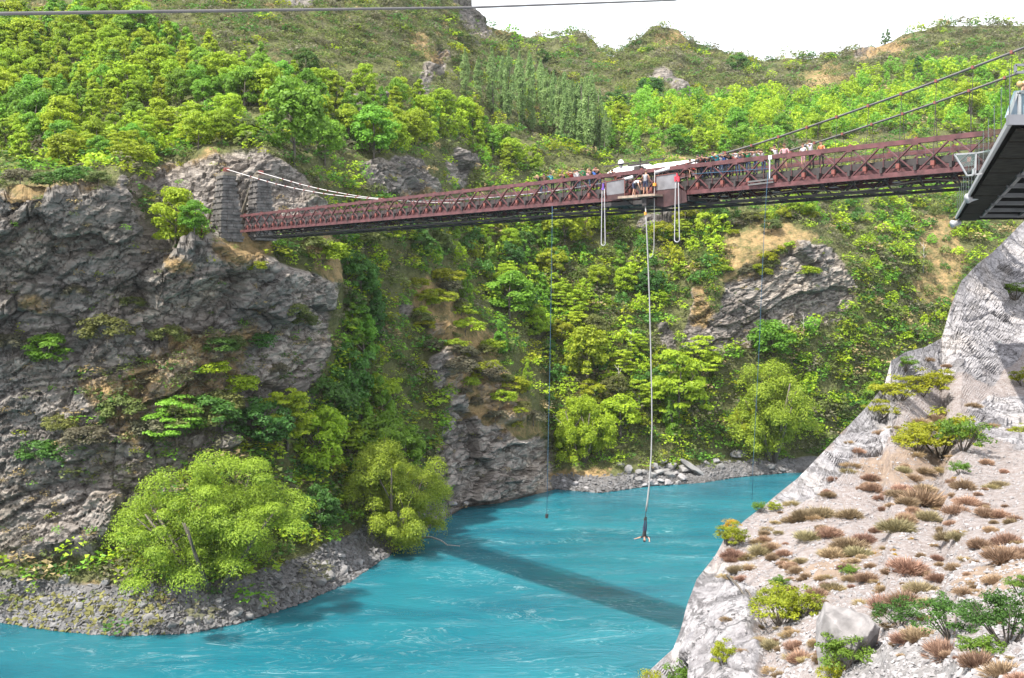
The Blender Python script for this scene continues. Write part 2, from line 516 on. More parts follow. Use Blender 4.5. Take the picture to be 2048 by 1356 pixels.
def water_mat():
    m, nd, ln, b = nodes_of('turquoise_river')
    tc = nd.new("ShaderNodeTexCoord")
    mp = nd.new("ShaderNodeMapping"); mp.inputs["Rotation"].default_value = (0, 0, R(-38)); mp.inputs["Scale"].default_value = (0.11, 0.26, 0.2)
    ln.new(tc.outputs["Object"], mp.inputs["Vector"])
    warp = N(nd, "ShaderNodeTexNoise", Scale=0.55, Detail=3.0)
    ln.new(mp.outputs[0], warp.inputs["Vector"])
    wv = nd.new("ShaderNodeVectorMath"); wv.operation = 'MULTIPLY_ADD'; wv.inputs[1].default_value = (3.2, 3.2, 0)
    ln.new(warp.outputs["Color"], wv.inputs[0]); ln.new(mp.outputs[0], wv.inputs[2])
    big = N(nd, "ShaderNodeTexNoise", Scale=0.35, Detail=4.0, Roughness=0.55)
    ln.new(wv.outputs[0], big.inputs["Vector"])
    c1 = ramp(nd, [(0.32, (0.004, 0.068, 0.098)), (0.68, (0.012, 0.124, 0.158))])
    ln.new(big.outputs["Fac"], c1.inputs[0])
    # thin curling lines of foam where the flow boils
    fl = N(nd, "ShaderNodeTexNoise", Scale=2.1, Detail=7.0, Roughness=0.62, Distortion=1.2)
    ln.new(wv.outputs[0], fl.inputs["Vector"])
    rid = nd.new("ShaderNodeMath"); rid.operation = 'SUBTRACT'; rid.inputs[1].default_value = 0.5
    ln.new(fl.outputs["Fac"], rid.inputs[0])
    ab = nd.new("ShaderNodeMath"); ab.operation = 'ABSOLUTE'; ln.new(rid.outputs[0], ab.inputs[0])
    fm = nd.new("ShaderNodeMapRange"); fm.inputs[1].default_value = 0.04; fm.inputs[2].default_value = 0.0; fm.inputs[3].default_value = 0; fm.inputs[4].default_value = 1
    ln.new(ab.outputs[0], fm.inputs[0])
    pat = N(nd, "ShaderNodeTexNoise", Scale=0.75, Detail=5.0, Roughness=0.6)
    ln.new(mp.outputs[0], pat.inputs["Vector"])
    pm = nd.new("ShaderNodeMapRange"); pm.inputs[1].default_value = 0.46; pm.inputs[2].default_value = 0.68
    ln.new(pat.outputs["Fac"], pm.inputs[0])
    sp = N(nd, "ShaderNodeTexNoise", Scale=9.0, Detail=4.0, Roughness=0.7)
    ln.new(wv.outputs[0], sp.inputs["Vector"])
    sm = nd.new("ShaderNodeMapRange"); sm.inputs[1].default_value = 0.42; sm.inputs[2].default_value = 0.62
    ln.new(sp.outputs["Fac"], sm.inputs[0])
    f1 = nd.new("ShaderNodeMath"); f1.operation = 'MULTIPLY'; ln.new(fm.outputs[0], f1.inputs[0]); ln.new(pm.outputs[0], f1.inputs[1])
    f2 = nd.new("ShaderNodeMath"); f2.operation = 'MULTIPLY'; ln.new(f1.outputs[0], f2.inputs[0]); ln.new(sm.outputs[0], f2.inputs[1])
    f3 = nd.new("ShaderNodeMath"); f3.operation = 'MULTIPLY'; f3.inputs[1].default_value = 0.5; ln.new(f2.outputs[0], f3.inputs[0])
    col = mixrgb(nd, ln, f3.outputs[0], c1.outputs[0], (0.36, 0.48, 0.5))
    ln.new(col, b.inputs["Base Color"])
    b.inputs["Roughness"].default_value = 0.15
    b.inputs['Subsurface Weight'].default_value = 0.85
    b.inputs['Subsurface Radius'].default_value = (0.8, 3.6, 4.0)
    b.inputs['Subsurface Scale'].default_value = 1.0
    b.inputs["IOR"].default_value = 1.33
    rp = N(nd, "ShaderNodeTexNoise", Scale=5.5, Detail=6.0, Roughness=0.6)
    ln.new(wv.outputs[0], rp.inputs["Vector"])
    bp = N(nd, "ShaderNodeBump", Strength=0.35, Distance=0.35)
    ln.new(rp.outputs["Fac"], bp.inputs["Height"]); ln.new(bp.outputs[0], b.inputs["Normal"])
    return m


M['water'] = water_mat()


# ------------------------------------------------------------------ the land
class Sheet:
    """ground surface held as a grid of places; at(x, y) gives the ground the photograph shows at a pixel"""
    def __init__(self, xs, ybot, ytop, nr):
        self.xs = np.asarray(xs, float)
        self.yb, self.yt = np.asarray(ybot, float), np.asarray(ytop, float)
        self.nr = nr
        self.t = np.linspace(0, 1, nr)
        self.X = np.repeat(self.xs[:, None], nr, 1)
        self.Y = self.yb[:, None] + (self.yt - self.yb)[:, None] * self.t[None, :]

    def profile(self, table, ease=True):
        """table: list of (x, [(y, Z), ...]); linear down each column, eased from column to column"""
        Z = np.zeros_like(self.X)
        cols = sorted(table)
        cx = np.array([c[0] for c in cols], float)
        arr = []
        for x, pts in cols:
            pts = sorted(pts)
            arr.append((np.array([p[0] for p in pts], float), np.array([p[1] for p in pts], float)))
        for i, x in enumerate(self.xs):
            j = int(np.clip(np.searchsorted(cx, x) - 1, 0, len(cx) - 2))
            w = float(np.clip((x - cx[j]) / (cx[j + 1] - cx[j]), 0, 1))
            w = (w * w * (3 - 2 * w) * 0.6 + w * 0.4) if ease else w
            Z[i] = (1 - w) * np.interp(self.Y[i], *arr[j]) + w * np.interp(self.Y[i], *arr[j + 1])
        self.Z = Z

    def blur(self, n):
        Z = self.Z
        for _ in range(n):
            Q = Z.copy()
            Q[1:-1] = (Z[:-2] + 2 * Z[1:-1] + Z[2:]) / 4
            Z = Q.copy()
            Z[:, 1:-1] = (Q[:, :-2] + 2 * Q[:, 1:-1] + Q[:, 2:]) / 4
        self.Z = Z

    def place(self):
        self.p = np.stack([(self.X - CX) / F * self.Z, self.Z, CZ - (self.Y - HY) / F * self.Z], 2)

    def normals(self):
        du = np.gradient(self.p, axis=0); dv = np.gradient(self.p, axis=1)
        n = np.cross(dv, du)
        n /= np.linalg.norm(n, axis=2, keepdims=True) + 1e-9
        if np.median((n * (np.array([0, 0, CZ]) - self.p)).sum(2)) < 0:
            n = -n
        return n

    def _ij(self, x, y):
        i = np.interp(x, self.xs, np.arange(len(self.xs)))
        yb = np.interp(x, self.xs, self.yb); yt = np.interp(x, self.xs, self.yt)
        return i, np.clip((y - yb) / (yt - yb), 0, 1) * (self.nr - 1)

    def at(self, x, y):
        i, j = self._ij(x, y)
        i = np.clip(i, 0, len(self.xs) - 1.001); j = np.clip(j, 0, self.nr - 1.001)
        a, b = int(i), int(j); u, v = i - a, j - b
        p = self.p
        return (1 - u) * (1 - v) * p[a, b] + u * (1 - v) * p[a + 1, b] + (1 - u) * v * p[a, b + 1] + u * v * p[a + 1, b + 1]

    def value(self, grid, x, y):
        i, j = self._ij(x, y)
        return grid[int(round(float(i))), int(round(float(j)))]


def grid_faces(ni, nj):
    a = (np.arange(ni - 1)[:, None] * nj + np.arange(nj - 1)[None, :]).ravel()
    return np.stack([a, a + nj, a + nj + 1, a + 1], 1)


# ---- far bank: the gorge wall under the bridge's far end, the spur, the far shore and the hills up to the skyline
SHORE = [(-420, 1215), (-200, 1235), (0, 1243), (120, 1262), (240, 1272), (380, 1266), (480, 1246), (600, 1207), (700, 1163), (760, 1122), (800, 1095), (860, 1054), (930, 1014), (1000, 1006),
         (1040, 996), (1090, 984), (1112, 978), (1200, 986), (1300, 972), (1400, 966), (1480, 954), (1570, 946), (1800, 938), (2048, 930), (2450, 930)]
SKY = [(-420, -420), (500, -330), (700, -230), (850, -100), (935, -12), (962, 22), (990, 48), (1030, 68), (1062, 80), (1100, 76), (1150, 63), (1190, 84), (1226, 109), (1262, 94), (1310, 68), (1358, 56),
       (1384, 72), (1420, 99), (1450, 107), (1480, 100), (1520, 112), (1560, 112), (1600, 108), (1640, 119), (1660, 108), (1700, 100), (1770, 84), (1830, 65), (1890, 53), (1950, 58), (2048, 55), (2450, 40)]


def wz(y):
    return CZ * F / (y - HY)


TABLE = [
    (-420, [(1215, 111.6), (1150, 117), (1080, 119), (800, 119), (390, 115), (375, 122), (300, 146), (150, 186), (0, 228), (-420, 320)]),
    (0, [(1243, 107), (1165, 110.4), (1105, 112.8), (900, 113.2), (720, 112.8), (690, 114), (500, 111.8), (385, 110), (370, 114), (345, 128), (300, 141), (150, 178), (0, 214), (-420, 310)]),
    (120, [(1262, 104), (1165, 109), (1100, 112.2), (900, 114.3), (720, 114.2), (690, 115.4), (500, 113.3), (385, 111.5), (370, 115.5), (345, 129), (300, 140), (150, 178), (0, 214), (-420, 310)]),
    (230, [(1272, 102.6), (1170, 108.2), (1090, 112.6), (800, 115.6), (640, 115.8), (500, 114.6), (420, 113.8), (352, 113.2), (342, 118), (320, 130), (300, 136), (150, 178), (0, 216), (-420, 310)]),
    (330, [(1270, 102.9), (1170, 108), (1080, 112), (990, 114.5), (800, 118), (700, 118.4), (670, 119.8), (560, 118.6), (490, 118), (452, 124), (400, 131), (350, 136), (330, 140), (200, 166), (0, 218), (-420, 310)]),
    (430, [(1260, 104.3), (1170, 108), (1000, 114), (800, 120.2), (660, 121), (640, 122), (500, 120.2), (482, 120.4), (474, 122.6), (462, 128), (430, 132.5), (300, 135.5), (286, 141), (200, 162), (0, 218), (-420, 312)]),
    (530, [(1230, 109), (1140, 114), (1050, 120), (800, 127.4), (640, 127.8), (520, 126.2), (484, 126.6), (474, 128.2), (462, 130.5), (430, 134), (300, 136.5), (284, 142), (200, 165), (0, 224), (-420, 315)]),
    (620, [(1198, 114.6), (1110, 121), (980, 130), (760, 136), (600, 135.8), (520, 135), (478, 136.4), (430, 138.5), (390, 141), (320, 147), (200, 176), (0, 232), (-330, 320)]),
    (664, [(1180, 118), (1090, 125), (950, 136), (760, 141), (600, 141), (540, 140.4), (480, 143), (420, 146), (350, 151), (200, 181), (0, 238), (-330, 325)]),
    (692, [(1166, 120.8), (1090, 129), (900, 141), (700, 148), (480, 153), (400, 157), (330, 163), (200, 188), (0, 242), (-230, 325)]),
    (760, [(1122, 130.4), (1060, 137), (900, 144), (800, 149), (600, 157), (480, 161), (400, 164), (330, 168), (200, 197), (0, 250), (-230, 325)]),
    (850, [(1060, 147), (980, 152), (800, 158), (700, 162), (540, 170), (440, 176), (380, 182), (320, 189), (200, 215), (100, 243), (0, 275), (-100, 315)]),
    (890, [(1036, 154.5), (900, 157), (800, 159), (700, 164), (600, 172), (520, 182), (400, 194), (310, 206), (200, 228), (100, 255), (0, 287), (-60, 310)]),
    (950, [(1013, 162.5), (900, 163.5), (840, 164.5), (780, 167), (700, 173), (640, 178), (600, 186), (480, 203), (400, 211), (300, 226), (200, 250), (100, 280), (0, 305), (-20, 320)]),
    (1010, [(1004, 166), (900, 167), (840, 168), (780, 171.5), (700, 178), (680, 184), (600, 195), (480, 209), (400, 217), (300, 237), (200, 268), (100, 308), (58, 335)]),
    (1068, [(990, 171.4), (880, 172.5), (820, 174), (780, 177), (765, 185), (700, 194), (600, 203), (480, 214), (400, 222), (300, 248), (200, 288), (120, 330), (78, 420)]),
    (1094, [(983, 174.3), (900, 175), (870, 178), (850, 186), (800, 190), (600, 205), (480, 215), (400, 224), (300, 254), (200, 300), (120, 355), (76, 425)]),
    (1110, [(978, 176.5), (940, 180), (900, 184), (800, 190), (600, 205), (480, 216), (400, 226), (300, 256), (200, 304), (120, 360), (74, 425)]),
    (1160, [(983, 174.3), (935, 180), (900, 184.5), (800, 190), (600, 206), (480, 219), (400, 229), (300, 260), (200, 310), (120, 370), (65, 430)]),
    (1230, [(983, 174.3), (932, 180), (900, 185), (800, 191), (600, 207), (480, 220), (400, 232), (300, 266), (200, 318), (109, 400)]),
    (1350, [(968, 181), (930, 187), (800, 195), (700, 200), (600, 207), (460, 218), (420, 224), (390, 235), (330, 248), (250, 280), (190, 320), (57, 400)]),
    (1420, [(963, 183), (925, 189), (800, 196), (710, 200), (560, 204), (440, 220), (400, 229), (300, 262), (220, 310), (99, 415)]),
    (1500, [(952, 188.5), (918, 193), (800, 198), (680, 202), (660, 203.2), (500, 206.5), (470, 211), (400, 226), (300, 266), (200, 330), (106, 425)]),
    (1600, [(945, 192), (915, 196), (800, 200), (680, 204), (650, 205), (490, 208), (470, 212), (400, 230), (300, 270), (200, 336), (108, 430)]),
    (1700, [(941, 194), (905, 199), (700, 206), (640, 208), (540, 211), (500, 218), (400, 236), (300, 275), (200, 335), (100, 425)]),
    (1850, [(937, 196), (900, 201), (700, 210), (500, 226), (400, 243), (300, 282), (200, 332), (62, 430)]),
    (2048, [(930, 200), (880, 205), (700, 214), (500, 233), (400, 252), (250, 312), (150, 362), (55, 432)]),
    (2450, [(930, 200), (880, 207), (700, 218), (500, 240), (400, 260), (250, 320), (150, 370), (40, 440)]),
]
xsA = np.arange(-300, 2341, 3.7)
A = Sheet(xsA, np.interp(xsA, *zip(*SHORE)), np.interp(xsA, *zip(*SKY)) + 0.0, 350)
A.profile(TABLE)
A.blur(5)
# the bottom row lies on the waterline
k = np.exp(-np.arange(A.nr) / 9.0)
A.Z += (wz(A.yb) - A.Z[:, 0])[:, None] * k[None, :]
A.place()

ROCK = [
    [(-320, 392), (0, 378), (60, 372), (228, 372), (240, 340), (272, 342), (300, 420), (340, 470), (420, 480), (500, 500), (640, 560), (672, 560), (660, 700), (640, 800), (520, 880), (300, 1000), (215, 1120), (60, 1130), (-320, 1150)],
    [(280, 355), (330, 330), (405, 308), (455, 296), (530, 292), (560, 320), (610, 352), (640, 400), (660, 440), (600, 470), (420, 475), (370, 420)],
    [(712, 330), (760, 315), (840, 325), (866, 370), (870, 400), (800, 410), (730, 390)],
    [(900, 1030), (868, 930), (890, 860), (905, 800), (925, 740), (945, 760), (940, 820), (965, 860), (1000, 850), (1040, 880), (1100, 870), (1112, 1000)],
    [(858, 715), (905, 690), (935, 745), (900, 800), (868, 790)], [(960, 765), (1000, 775), (1040, 840), (985, 850)], [(850, 640), (900, 645), (890, 680), (850, 680)], [(800, 610), (840, 600), (830, 650), (800, 650)],
    [(1360, 700), (1380, 600), (1400, 575), (1440, 620), (1460, 560), (1520, 520), (1580, 478), (1650, 490), (1690, 530), (1722, 585), (1690, 640), (1600, 660), (1500, 690), (1440, 715)],
    [(1316, 640), (1340, 640), (1350, 700), (1322, 700)],
    [(1270, 432), (1330, 404), (1400, 404), (1450, 418), (1370, 452), (1290, 470)],
    [(900, 0), (945, -20), (985, 60), (1010, 100), (960, 80)],
    [(560, -40), (640, -40), (620, 22), (570, 30)],
    [(880, 90), (900, 110), (850, 200), (820, 190)],
    [(1300, 150), (1330, 135), (1345, 160), (1310, 170)], [(1340, 160), (1400, 175), (1390, 188), (1345, 182)],
    [(1700, 100), (1770, 88), (1815, 90), (1800, 112), (1720, 122)],
    [(900, 300), (960, 310), (930, 370), (890, 360)],
    [(700, 200), (800, 190), (790, 210), (720, 230)],
]
GRASS = [
    [(270, 352), (430, 292), (470, 290), (430, 306), (330, 338), (290, 362)],
    [(0, 372), (60, 362), (230, 366), (232, 382), (120, 380), (0, 392)],
    [(430, 480), (520, 470), (560, 500), (470, 530), (440, 520)],
    [(590, 470), (670, 470), (680, 560), (640, 560)],
    [(830, 570), (860, 550), (890, 590), (870, 620), (840, 610)], [(860, 640), (920, 640), (960, 690), (930, 720), (880, 690)], [(940, 790), (1000, 830), (980, 860), (940, 840)],
    [(330, 640), (420, 660), (400, 700), (340, 690)], [(30, 580), (110, 600), (90, 630), (40, 615)], [(330, 505), (400, 525), (370, 545), (330, 535)], [(180, 760), (300, 740), (280, 780), (200, 800)],
    [(1610, 160), (1650, 140), (1680, 152), (1650, 172)], [(1335, 70), (1368, 62), (1360, 84)],
    [(1490, 470), (1550, 450), (1580, 470), (1540, 490)],
    [(1380, 600), (1410, 570), (1440, 610), (1410, 660), (1370, 660)],
    [(1740, 90), (1810, 76), (1830, 96), (1760, 118), (1700, 130)],
    [(1320, 300), (1400, 310), (1390, 330), (1330, 320)],
    [(780, 380), (870, 390), (880, 410), (800, 400)],
    [(840, 60), (900, 120), (880, 130), (800, 100)],
    [(80, 1190), (200, 1160), (260, 1200), (220, 1262), (60, 1255)],
    [(1100, 940), (1220, 940), (1260, 972), (1110, 978)],
]


TONE = [  # paler and darker schist beds; sun and shade on the cliff painted in too
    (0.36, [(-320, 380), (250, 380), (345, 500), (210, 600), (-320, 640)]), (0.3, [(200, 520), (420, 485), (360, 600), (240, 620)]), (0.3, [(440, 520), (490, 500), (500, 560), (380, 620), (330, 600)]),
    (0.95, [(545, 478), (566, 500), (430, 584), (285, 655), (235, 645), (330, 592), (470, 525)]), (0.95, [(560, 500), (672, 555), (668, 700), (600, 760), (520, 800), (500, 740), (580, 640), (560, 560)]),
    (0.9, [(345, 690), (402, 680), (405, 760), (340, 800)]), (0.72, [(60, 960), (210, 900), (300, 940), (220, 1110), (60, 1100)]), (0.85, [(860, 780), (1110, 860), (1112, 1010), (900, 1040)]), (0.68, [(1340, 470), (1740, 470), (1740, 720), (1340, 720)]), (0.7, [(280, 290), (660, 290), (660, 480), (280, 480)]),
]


GRASS_THIN = [
    [(815, 560), (860, 540), (905, 590), (960, 650), (1010, 720), (1060, 800), (1090, 880), (1000, 870), (960, 830), (930, 790), (890, 800), (880, 720), (830, 640)],
    [(1440, 470), (1560, 430), (1640, 470), (1580, 500), (1520, 560), (1450, 560)], [(1840, 430), (1905, 430), (1940, 520), (1890, 620), (1830, 600)], [(1580, 170), (1660, 120), (1720, 150), (1660, 190)],
    [(1300, 90), (1340, 62), (1372, 66), (1350, 110)], [(140, 760), (430, 650), (520, 640), (480, 800), (250, 900)],
]


def terrain(name, sh, mats, wob, rock_polys, grass_polys, tone_polys, gravel_fn, amp_rock, amp_soil, scale, extra_top, extra_bottom):
    ni, nj = sh.X.shape
    flat = sh.p.reshape(-1, 3)
    q = flat * scale
    wx = (fbm(q * 0.22 + 3, 3, 40) * wob).reshape(ni, nj); wy = (fbm(q * 0.22 + 70, 3, 50) * wob).reshape(ni, nj)
    rock = np.zeros((ni, nj)); grass = np.zeros((ni, nj))
    for pl in rock_polys:
        rock = np.maximum(rock, inside(pl, sh.X + wx, sh.Y + wy))
    for pl in grass_polys:
        grass = np.maximum(grass, inside(pl, sh.X + wx * 1.2, sh.Y + wy * 1.2))

    if scale < 2:
        for pl in GRASS_THIN:
            grass = np.maximum(grass, 0.72 * inside(pl, sh.X + wx * 1.2, sh.Y + wy * 1.2))

    def soften(g, n):
        g = g.astype(float)
        for _ in range(n):
            g[1:-1] = (g[:-2] + 2 * g[1:-1] + g[2:]) / 4
            g[:, 1:-1] = (g[:, :-2] + 2 * g[:, 1:-1] + g[:, 2:]) / 4
        return g
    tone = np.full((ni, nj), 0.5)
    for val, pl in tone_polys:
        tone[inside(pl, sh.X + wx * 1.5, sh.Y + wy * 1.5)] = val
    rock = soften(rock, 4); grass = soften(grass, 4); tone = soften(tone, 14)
    gravel = gravel_fn(sh, rock)
    sh.rock, sh.grass, sh.gravel = rock, grass, gravel
    n = sh.normals().reshape(-1, 3)
    # ledges and blocks in the rock: tilted layers, broken into cells
    th, ph = R(28), R(20)
    t1 = np.array([math.cos(th), 0.25, math.sin(th)]); t1 /= np.linalg.norm(t1)
    t3 = np.array([-math.sin(th), 0.1, math.cos(th)]); t3 -= t1 * t1.dot(t3); t3 /= np.linalg.norm(t3)
    t2 = np.cross(t3, t1)
    loc = np.stack([q @ t1, q @ t2, q @ t3], 1)
    wp = np.stack([fbm(q * 0.12, 2, 60), fbm(q * 0.12 + 9, 2, 61), fbm(q * 0.12 + 31, 2, 62)], 1) * 1.6
    iso = 1.0 if scale < 2 else 0.0
    A3 = lambda a, c: np.array([a, a, c]) * iso + np.array([a * 1.3, a * 1.3, a * 1.5]) * (1 - iso)
    f1, gap, cid = worley(loc * A3(0.07, 0.16) + wp * 0.2, 3)
    f1b, gapb, cidb = worley(loc * A3(0.2, 0.5) + wp * 0.5, 23)
    f1c, gapc, cidc = worley(loc * A3(0.8, 2.4) + wp, 33)
    lay = fbm(loc * np.array([0.10, 0.10, 1.3]) + wp, 4, 71, 0.6)
    rough = fbm(q * 0.9, 4, 81, 0.6)
    d_rock = ((cid - 0.5) * 4.2 + (cidb - 0.5) * 1.1 + (cidc - 0.5) * 0.32 + lay * (0.35 if scale < 2 else 0.0) + rough * (0.38 if scale < 2 else 0.25) - np.clip(0.08 - gapc, 0, 1) * 2.2 + fbm(q * 0.07, 3, 44) * 2.0
              - np.clip(0.07 - gap, 0, 1) * 9 - np.clip(0.09 - gapb, 0, 1) * 4.5)
    far = np.clip((flat[:, 1] - 190) / 120, 0, 1)
    d_soil = fbm(q * 0.16, 4, 91) * 1.3 + rough * 0.25 + far * (fbm(q * 0.05, 4, 95) * 4.0 - np.abs(fbm(q * 0.03 + 5, 3, 97)) * 9.0 + 1.8)
    rk = rock.ravel()
    d = d_rock * amp_rock * rk + d_soil * amp_soil * (1 - rk)
    edge = np.ones((ni, nj)); edge[:, :6] = np.linspace(0, 1, 6)[None, :]
    if scale > 2: edge *= np.clip((sh.Y - sh.yt[:, None]) / 90, 0.12, 1)
    d *= edge.ravel() / scale
    pos = flat + n * d[:, None]
    sh.p = pos.reshape(ni, nj, 3)
    rows = [extra_bottom(sh, k) for k in (2, 1)] + [sh.p] + [extra_top(sh, k) for k in (1, 2, 3)]
    allp = np.concatenate([r if r.ndim == 3 else r[:, None, :] for r in rows], 1)
    mk = np.zeros(allp.shape[:2] + (4,), np.float32); mk[..., 3] = 0.5
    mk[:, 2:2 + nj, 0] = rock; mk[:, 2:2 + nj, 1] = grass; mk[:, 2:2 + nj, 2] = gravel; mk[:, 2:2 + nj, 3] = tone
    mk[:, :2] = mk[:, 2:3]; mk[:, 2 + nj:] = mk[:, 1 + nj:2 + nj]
    me = big_mesh(name, allp.reshape(-1, 3), grid_faces(ni, allp.shape[1]), [mats], None, False)
    at = me.attributes.new("mask", 'FLOAT_COLOR', 'POINT')
    at.data.foreach_set("color", mk.ravel())
    o = link(name, me)
    tag(o, kind='structure')
    return o


def gravelA(sh, rock):
    h = sh.p[..., 2]
    near_water = np.clip((4.2 - h) / 1.5, 0, 1) * (sh.X < 900)
    near_water = np.maximum(near_water, np.clip((2.6 - h) / 1.0, 0, 1) * (sh.X > 1105))
    return near_water * (1 - rock)


def topA(sh, k):
    e = sh.p[:, -1].copy()
    e[:, 1] += (0, 12, 60, 400)[k]; e[:, 2] -= (0, 2.5, 25, 190)[k]
    return e


def botA(sh, k):
    e = sh.p[:, 0].copy()
    e[:, 1] -= (0, 1.2, 5)[k]; e[:, 2] = (0, -0.8, -4)[k]
    return e


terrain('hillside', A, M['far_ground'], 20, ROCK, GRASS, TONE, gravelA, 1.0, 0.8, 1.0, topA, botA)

# ---- near slope: the pale rock bank on the viewer's own side
SIL = [(1180, 1475), (1240, 1405), (1282, 1356), (1330, 1312), (1346, 1298), (1358, 1262), (1374, 1205), (1392, 1160), (1430, 1112), (1448, 1078), (1490, 1040), (1532, 1008), (1592, 958), (1642, 908),
       (1700, 848), (1740, 806), (1768, 772), (1782, 722), (1810, 704), (1850, 694), (1884, 676), (1902, 610), (1922, 562), (1955, 528), (1990, 500), (2020, 470), (2048, 442), (2120, 385), (2300, 330), (2700, 300)]
NT = [
    (1180, [(1475, 20.5), (1760, 14)]),
    (1282, [(1356, 24), (1500, 20.5), (1760, 14.5)]),
    (1364, [(1255, 26.5), (1300, 24.8), (1356, 22.5), (1500, 18.5), (1760, 14)]),
    (1400, [(1155, 28.5), (1200, 26.3), (1260, 24.2), (1356, 21), (1500, 17.5), (1760, 13)]),
    (1448, [(1078, 30.5), (1120, 28.5), (1200, 24.6), (1260, 22.8), (1356, 19.5), (1500, 16.2), (1760, 12)]),
    (1532, [(1008, 34), (1100, 28.6), (1200, 24), (1300, 20), (1356, 18.2), (1500, 15), (1760, 11)]),
    (1642, [(908, 38.5), (1000, 32.5), (1100, 27), (1200, 22.2), (1300, 18), (1356, 16.2), (1500, 13), (1760, 9.5)]),
    (1770, [(770, 46), (850, 42), (900, 39), (1000, 32), (1100, 26), (1200, 20.5), (1300, 16), (1356, 14), (1500, 11), (1760, 8)]),
    (1886, [(676, 53), (760, 49), (830, 44.5), (900, 38), (1000, 29.6), (1100, 22.8), (1200, 17.2), (1300, 12.8), (1356, 11.2), (1500, 9), (1760, 6.8)]),
    (1922, [(562, 58), (640, 55.5), (720, 52), (800, 47), (900, 37.5), (1000, 28.8), (1100, 21.8), (1200, 16.2), (1300, 11.8), (1356, 10.4), (1500, 8.4), (1760, 6.5)]),
    (2048, [(442, 66), (560, 62), (640, 58.5), (700, 55.5), (760, 52), (800, 49), (900, 38.5), (1000, 27.5), (1100, 19), (1200, 13.6), (1300, 10.2), (1356, 9), (1500, 7.4), (1760, 5.8)]),
    (2700, [(300, 66), (560, 56), (700, 46), (900, 21), (1100, 13.5), (1300, 8.2), (1500, 6), (1760, 4.8)]),
]
xsN = np.arange(1185, 2320, 3.6)
Nn = Sheet(xsN, np.full(len(xsN), 1760.0), np.interp(xsN, *zip(*SIL)), 560)
Nn.profile(NT, False)
Nn.blur(40)
for _ in range(260):
    Nn.Z[1:-1] = (Nn.Z[:-2] + 2 * Nn.Z[1:-1] + Nn.Z[2:]) / 4
Nn.place()
NROCK = [
    [(1180, 1420), (1282, 1350), (1360, 1150), (1420, 1120), (1470, 1130), (1500, 1190), (1530, 1260), (1520, 1330), (1480, 1420), (1180, 1500)],
    [(1760, 900), (1640, 920), (1700, 840), (1766, 700), (1880, 650), (1930, 540), (2048, 430), (2200, 380), (2200, 640), (2048, 700), (1990, 760), (1930, 740), (1800, 800)],
    [(1930, 820), (2048, 780), (2200, 760), (2200, 900), (2048, 900), (1940, 860)],
    [(1540, 1010), (1640, 900), (1700, 880), (1660, 1000), (1600, 1010)],
]
NGRASS = [
    [(1690, 940), (1760, 900), (1820, 890), (1930, 900), (1860, 960), (1750, 985)],
    [(1600, 1150), (1720, 1080), (1800, 1090), (1700, 1160)],
    [(1880, 1200), (1980, 1130), (2100, 1110), (2100, 1160), (1960, 1210)],
]


def gravelN(sh, rock):
    return inside([(1620, 1420), (1660, 1330), (1760, 1290), (1900, 1310), (2048, 1370), (2048, 1500), (1600, 1500)], sh.X, sh.Y) * 1.0


def topN(sh, k):
    e = sh.p[:, -1].copy()
    d = (0, 2.0, 9, 22)[k]
    e[:, 0] += d * e[:, 0] / e[:, 1]; e[:, 1] += d
    drop = (0, 4.5, 18, 60)[k]
    e[:, 2] -= drop
    e[:, 2] = np.maximum(e[:, 2], -4)
    return e


def botN(sh, k):
    e = sh.p[:, 0].copy()
    e[:, 1] -= (0, 3, 8)[k]; e[:, 2] -= (0, 0.8, 3)[k]
    return e


terrain('rock_slope', Nn, M['near_ground'], 26, NROCK, NGRASS, [], gravelN, 0.44, 0.5, 3.0, topN, botN)

# ---- the river
me = MB()
me.box((150, 175, -7.5), (1100, 310, 15))
tag(link('river', me.mesh('river', M['water'])), kind='structure')


# ------------------------------------------------------------------ leaves, crowns, trunks
def unit(v):
    return v / (np.linalg.norm(v, axis=-1, keepdims=True) + 1e-9)


def leaf_quads(pos, nrm, size, g, aspect=0.55):
    a = unit(np.cross(nrm, unit(g.normal(size=pos.shape))))
    b = np.cross(nrm, a)
    L = (size * 0.5)[:, None]
    return np.stack([pos + a * L, pos + b * L * aspect, pos - a * L, pos - b * L * aspect], 1)


def quads_mesh(name, Q, tint, mat):
    me = big_mesh(name, Q.reshape(-1, 3), np.arange(len(Q) * 4).reshape(-1, 4), [mat])
    at = me.attributes.new("tint", 'FLOAT', 'POINT')
    at.data.foreach_set("value", np.repeat(tint, 4).astype(np.float32))
    return me


def clump_leaves(c, r, n, leaf, g, up=0.35, shell=0.55):
    """leaves spread over the outer part of rounded clumps; c (k,3), r (k,) or (k,3)"""
    k = len(c)
    r = np.asarray(r, float)
    if r.ndim == 1:
        r = np.repeat(r[:, None], 3, 1) * np.array([1, 1, 0.8])
    ct = g.random(k)
    idx = np.repeat(np.arange(k), n)
    d = unit(g.normal(size=(len(idx), 3)))
    low = d[:, 2] < -0.25
    d[low, 2] *= -1
    rad = shell + (1 - shell) * g.random(len(idx)) ** 0.6
    rad *= 1 + 0.16 * g.normal(size=len(idx)) * (g.random(len(idx)) < 0.3)
    pos = c[idx] + d * r[idx] * rad[:, None]
    nrm = unit(d * 0.95 + g.normal(size=d.shape) * 0.42 + np.array([0, 0, up]))
    size = leaf * g.uniform(0.6, 1.35, len(idx))
    tint = np.clip(0.30 * ct[idx] + 0.45 * g.random(len(idx)) + 0.25 * g.random(len(idx)), 0, 1)
    return leaf_quads(pos, nrm, size, g), tint


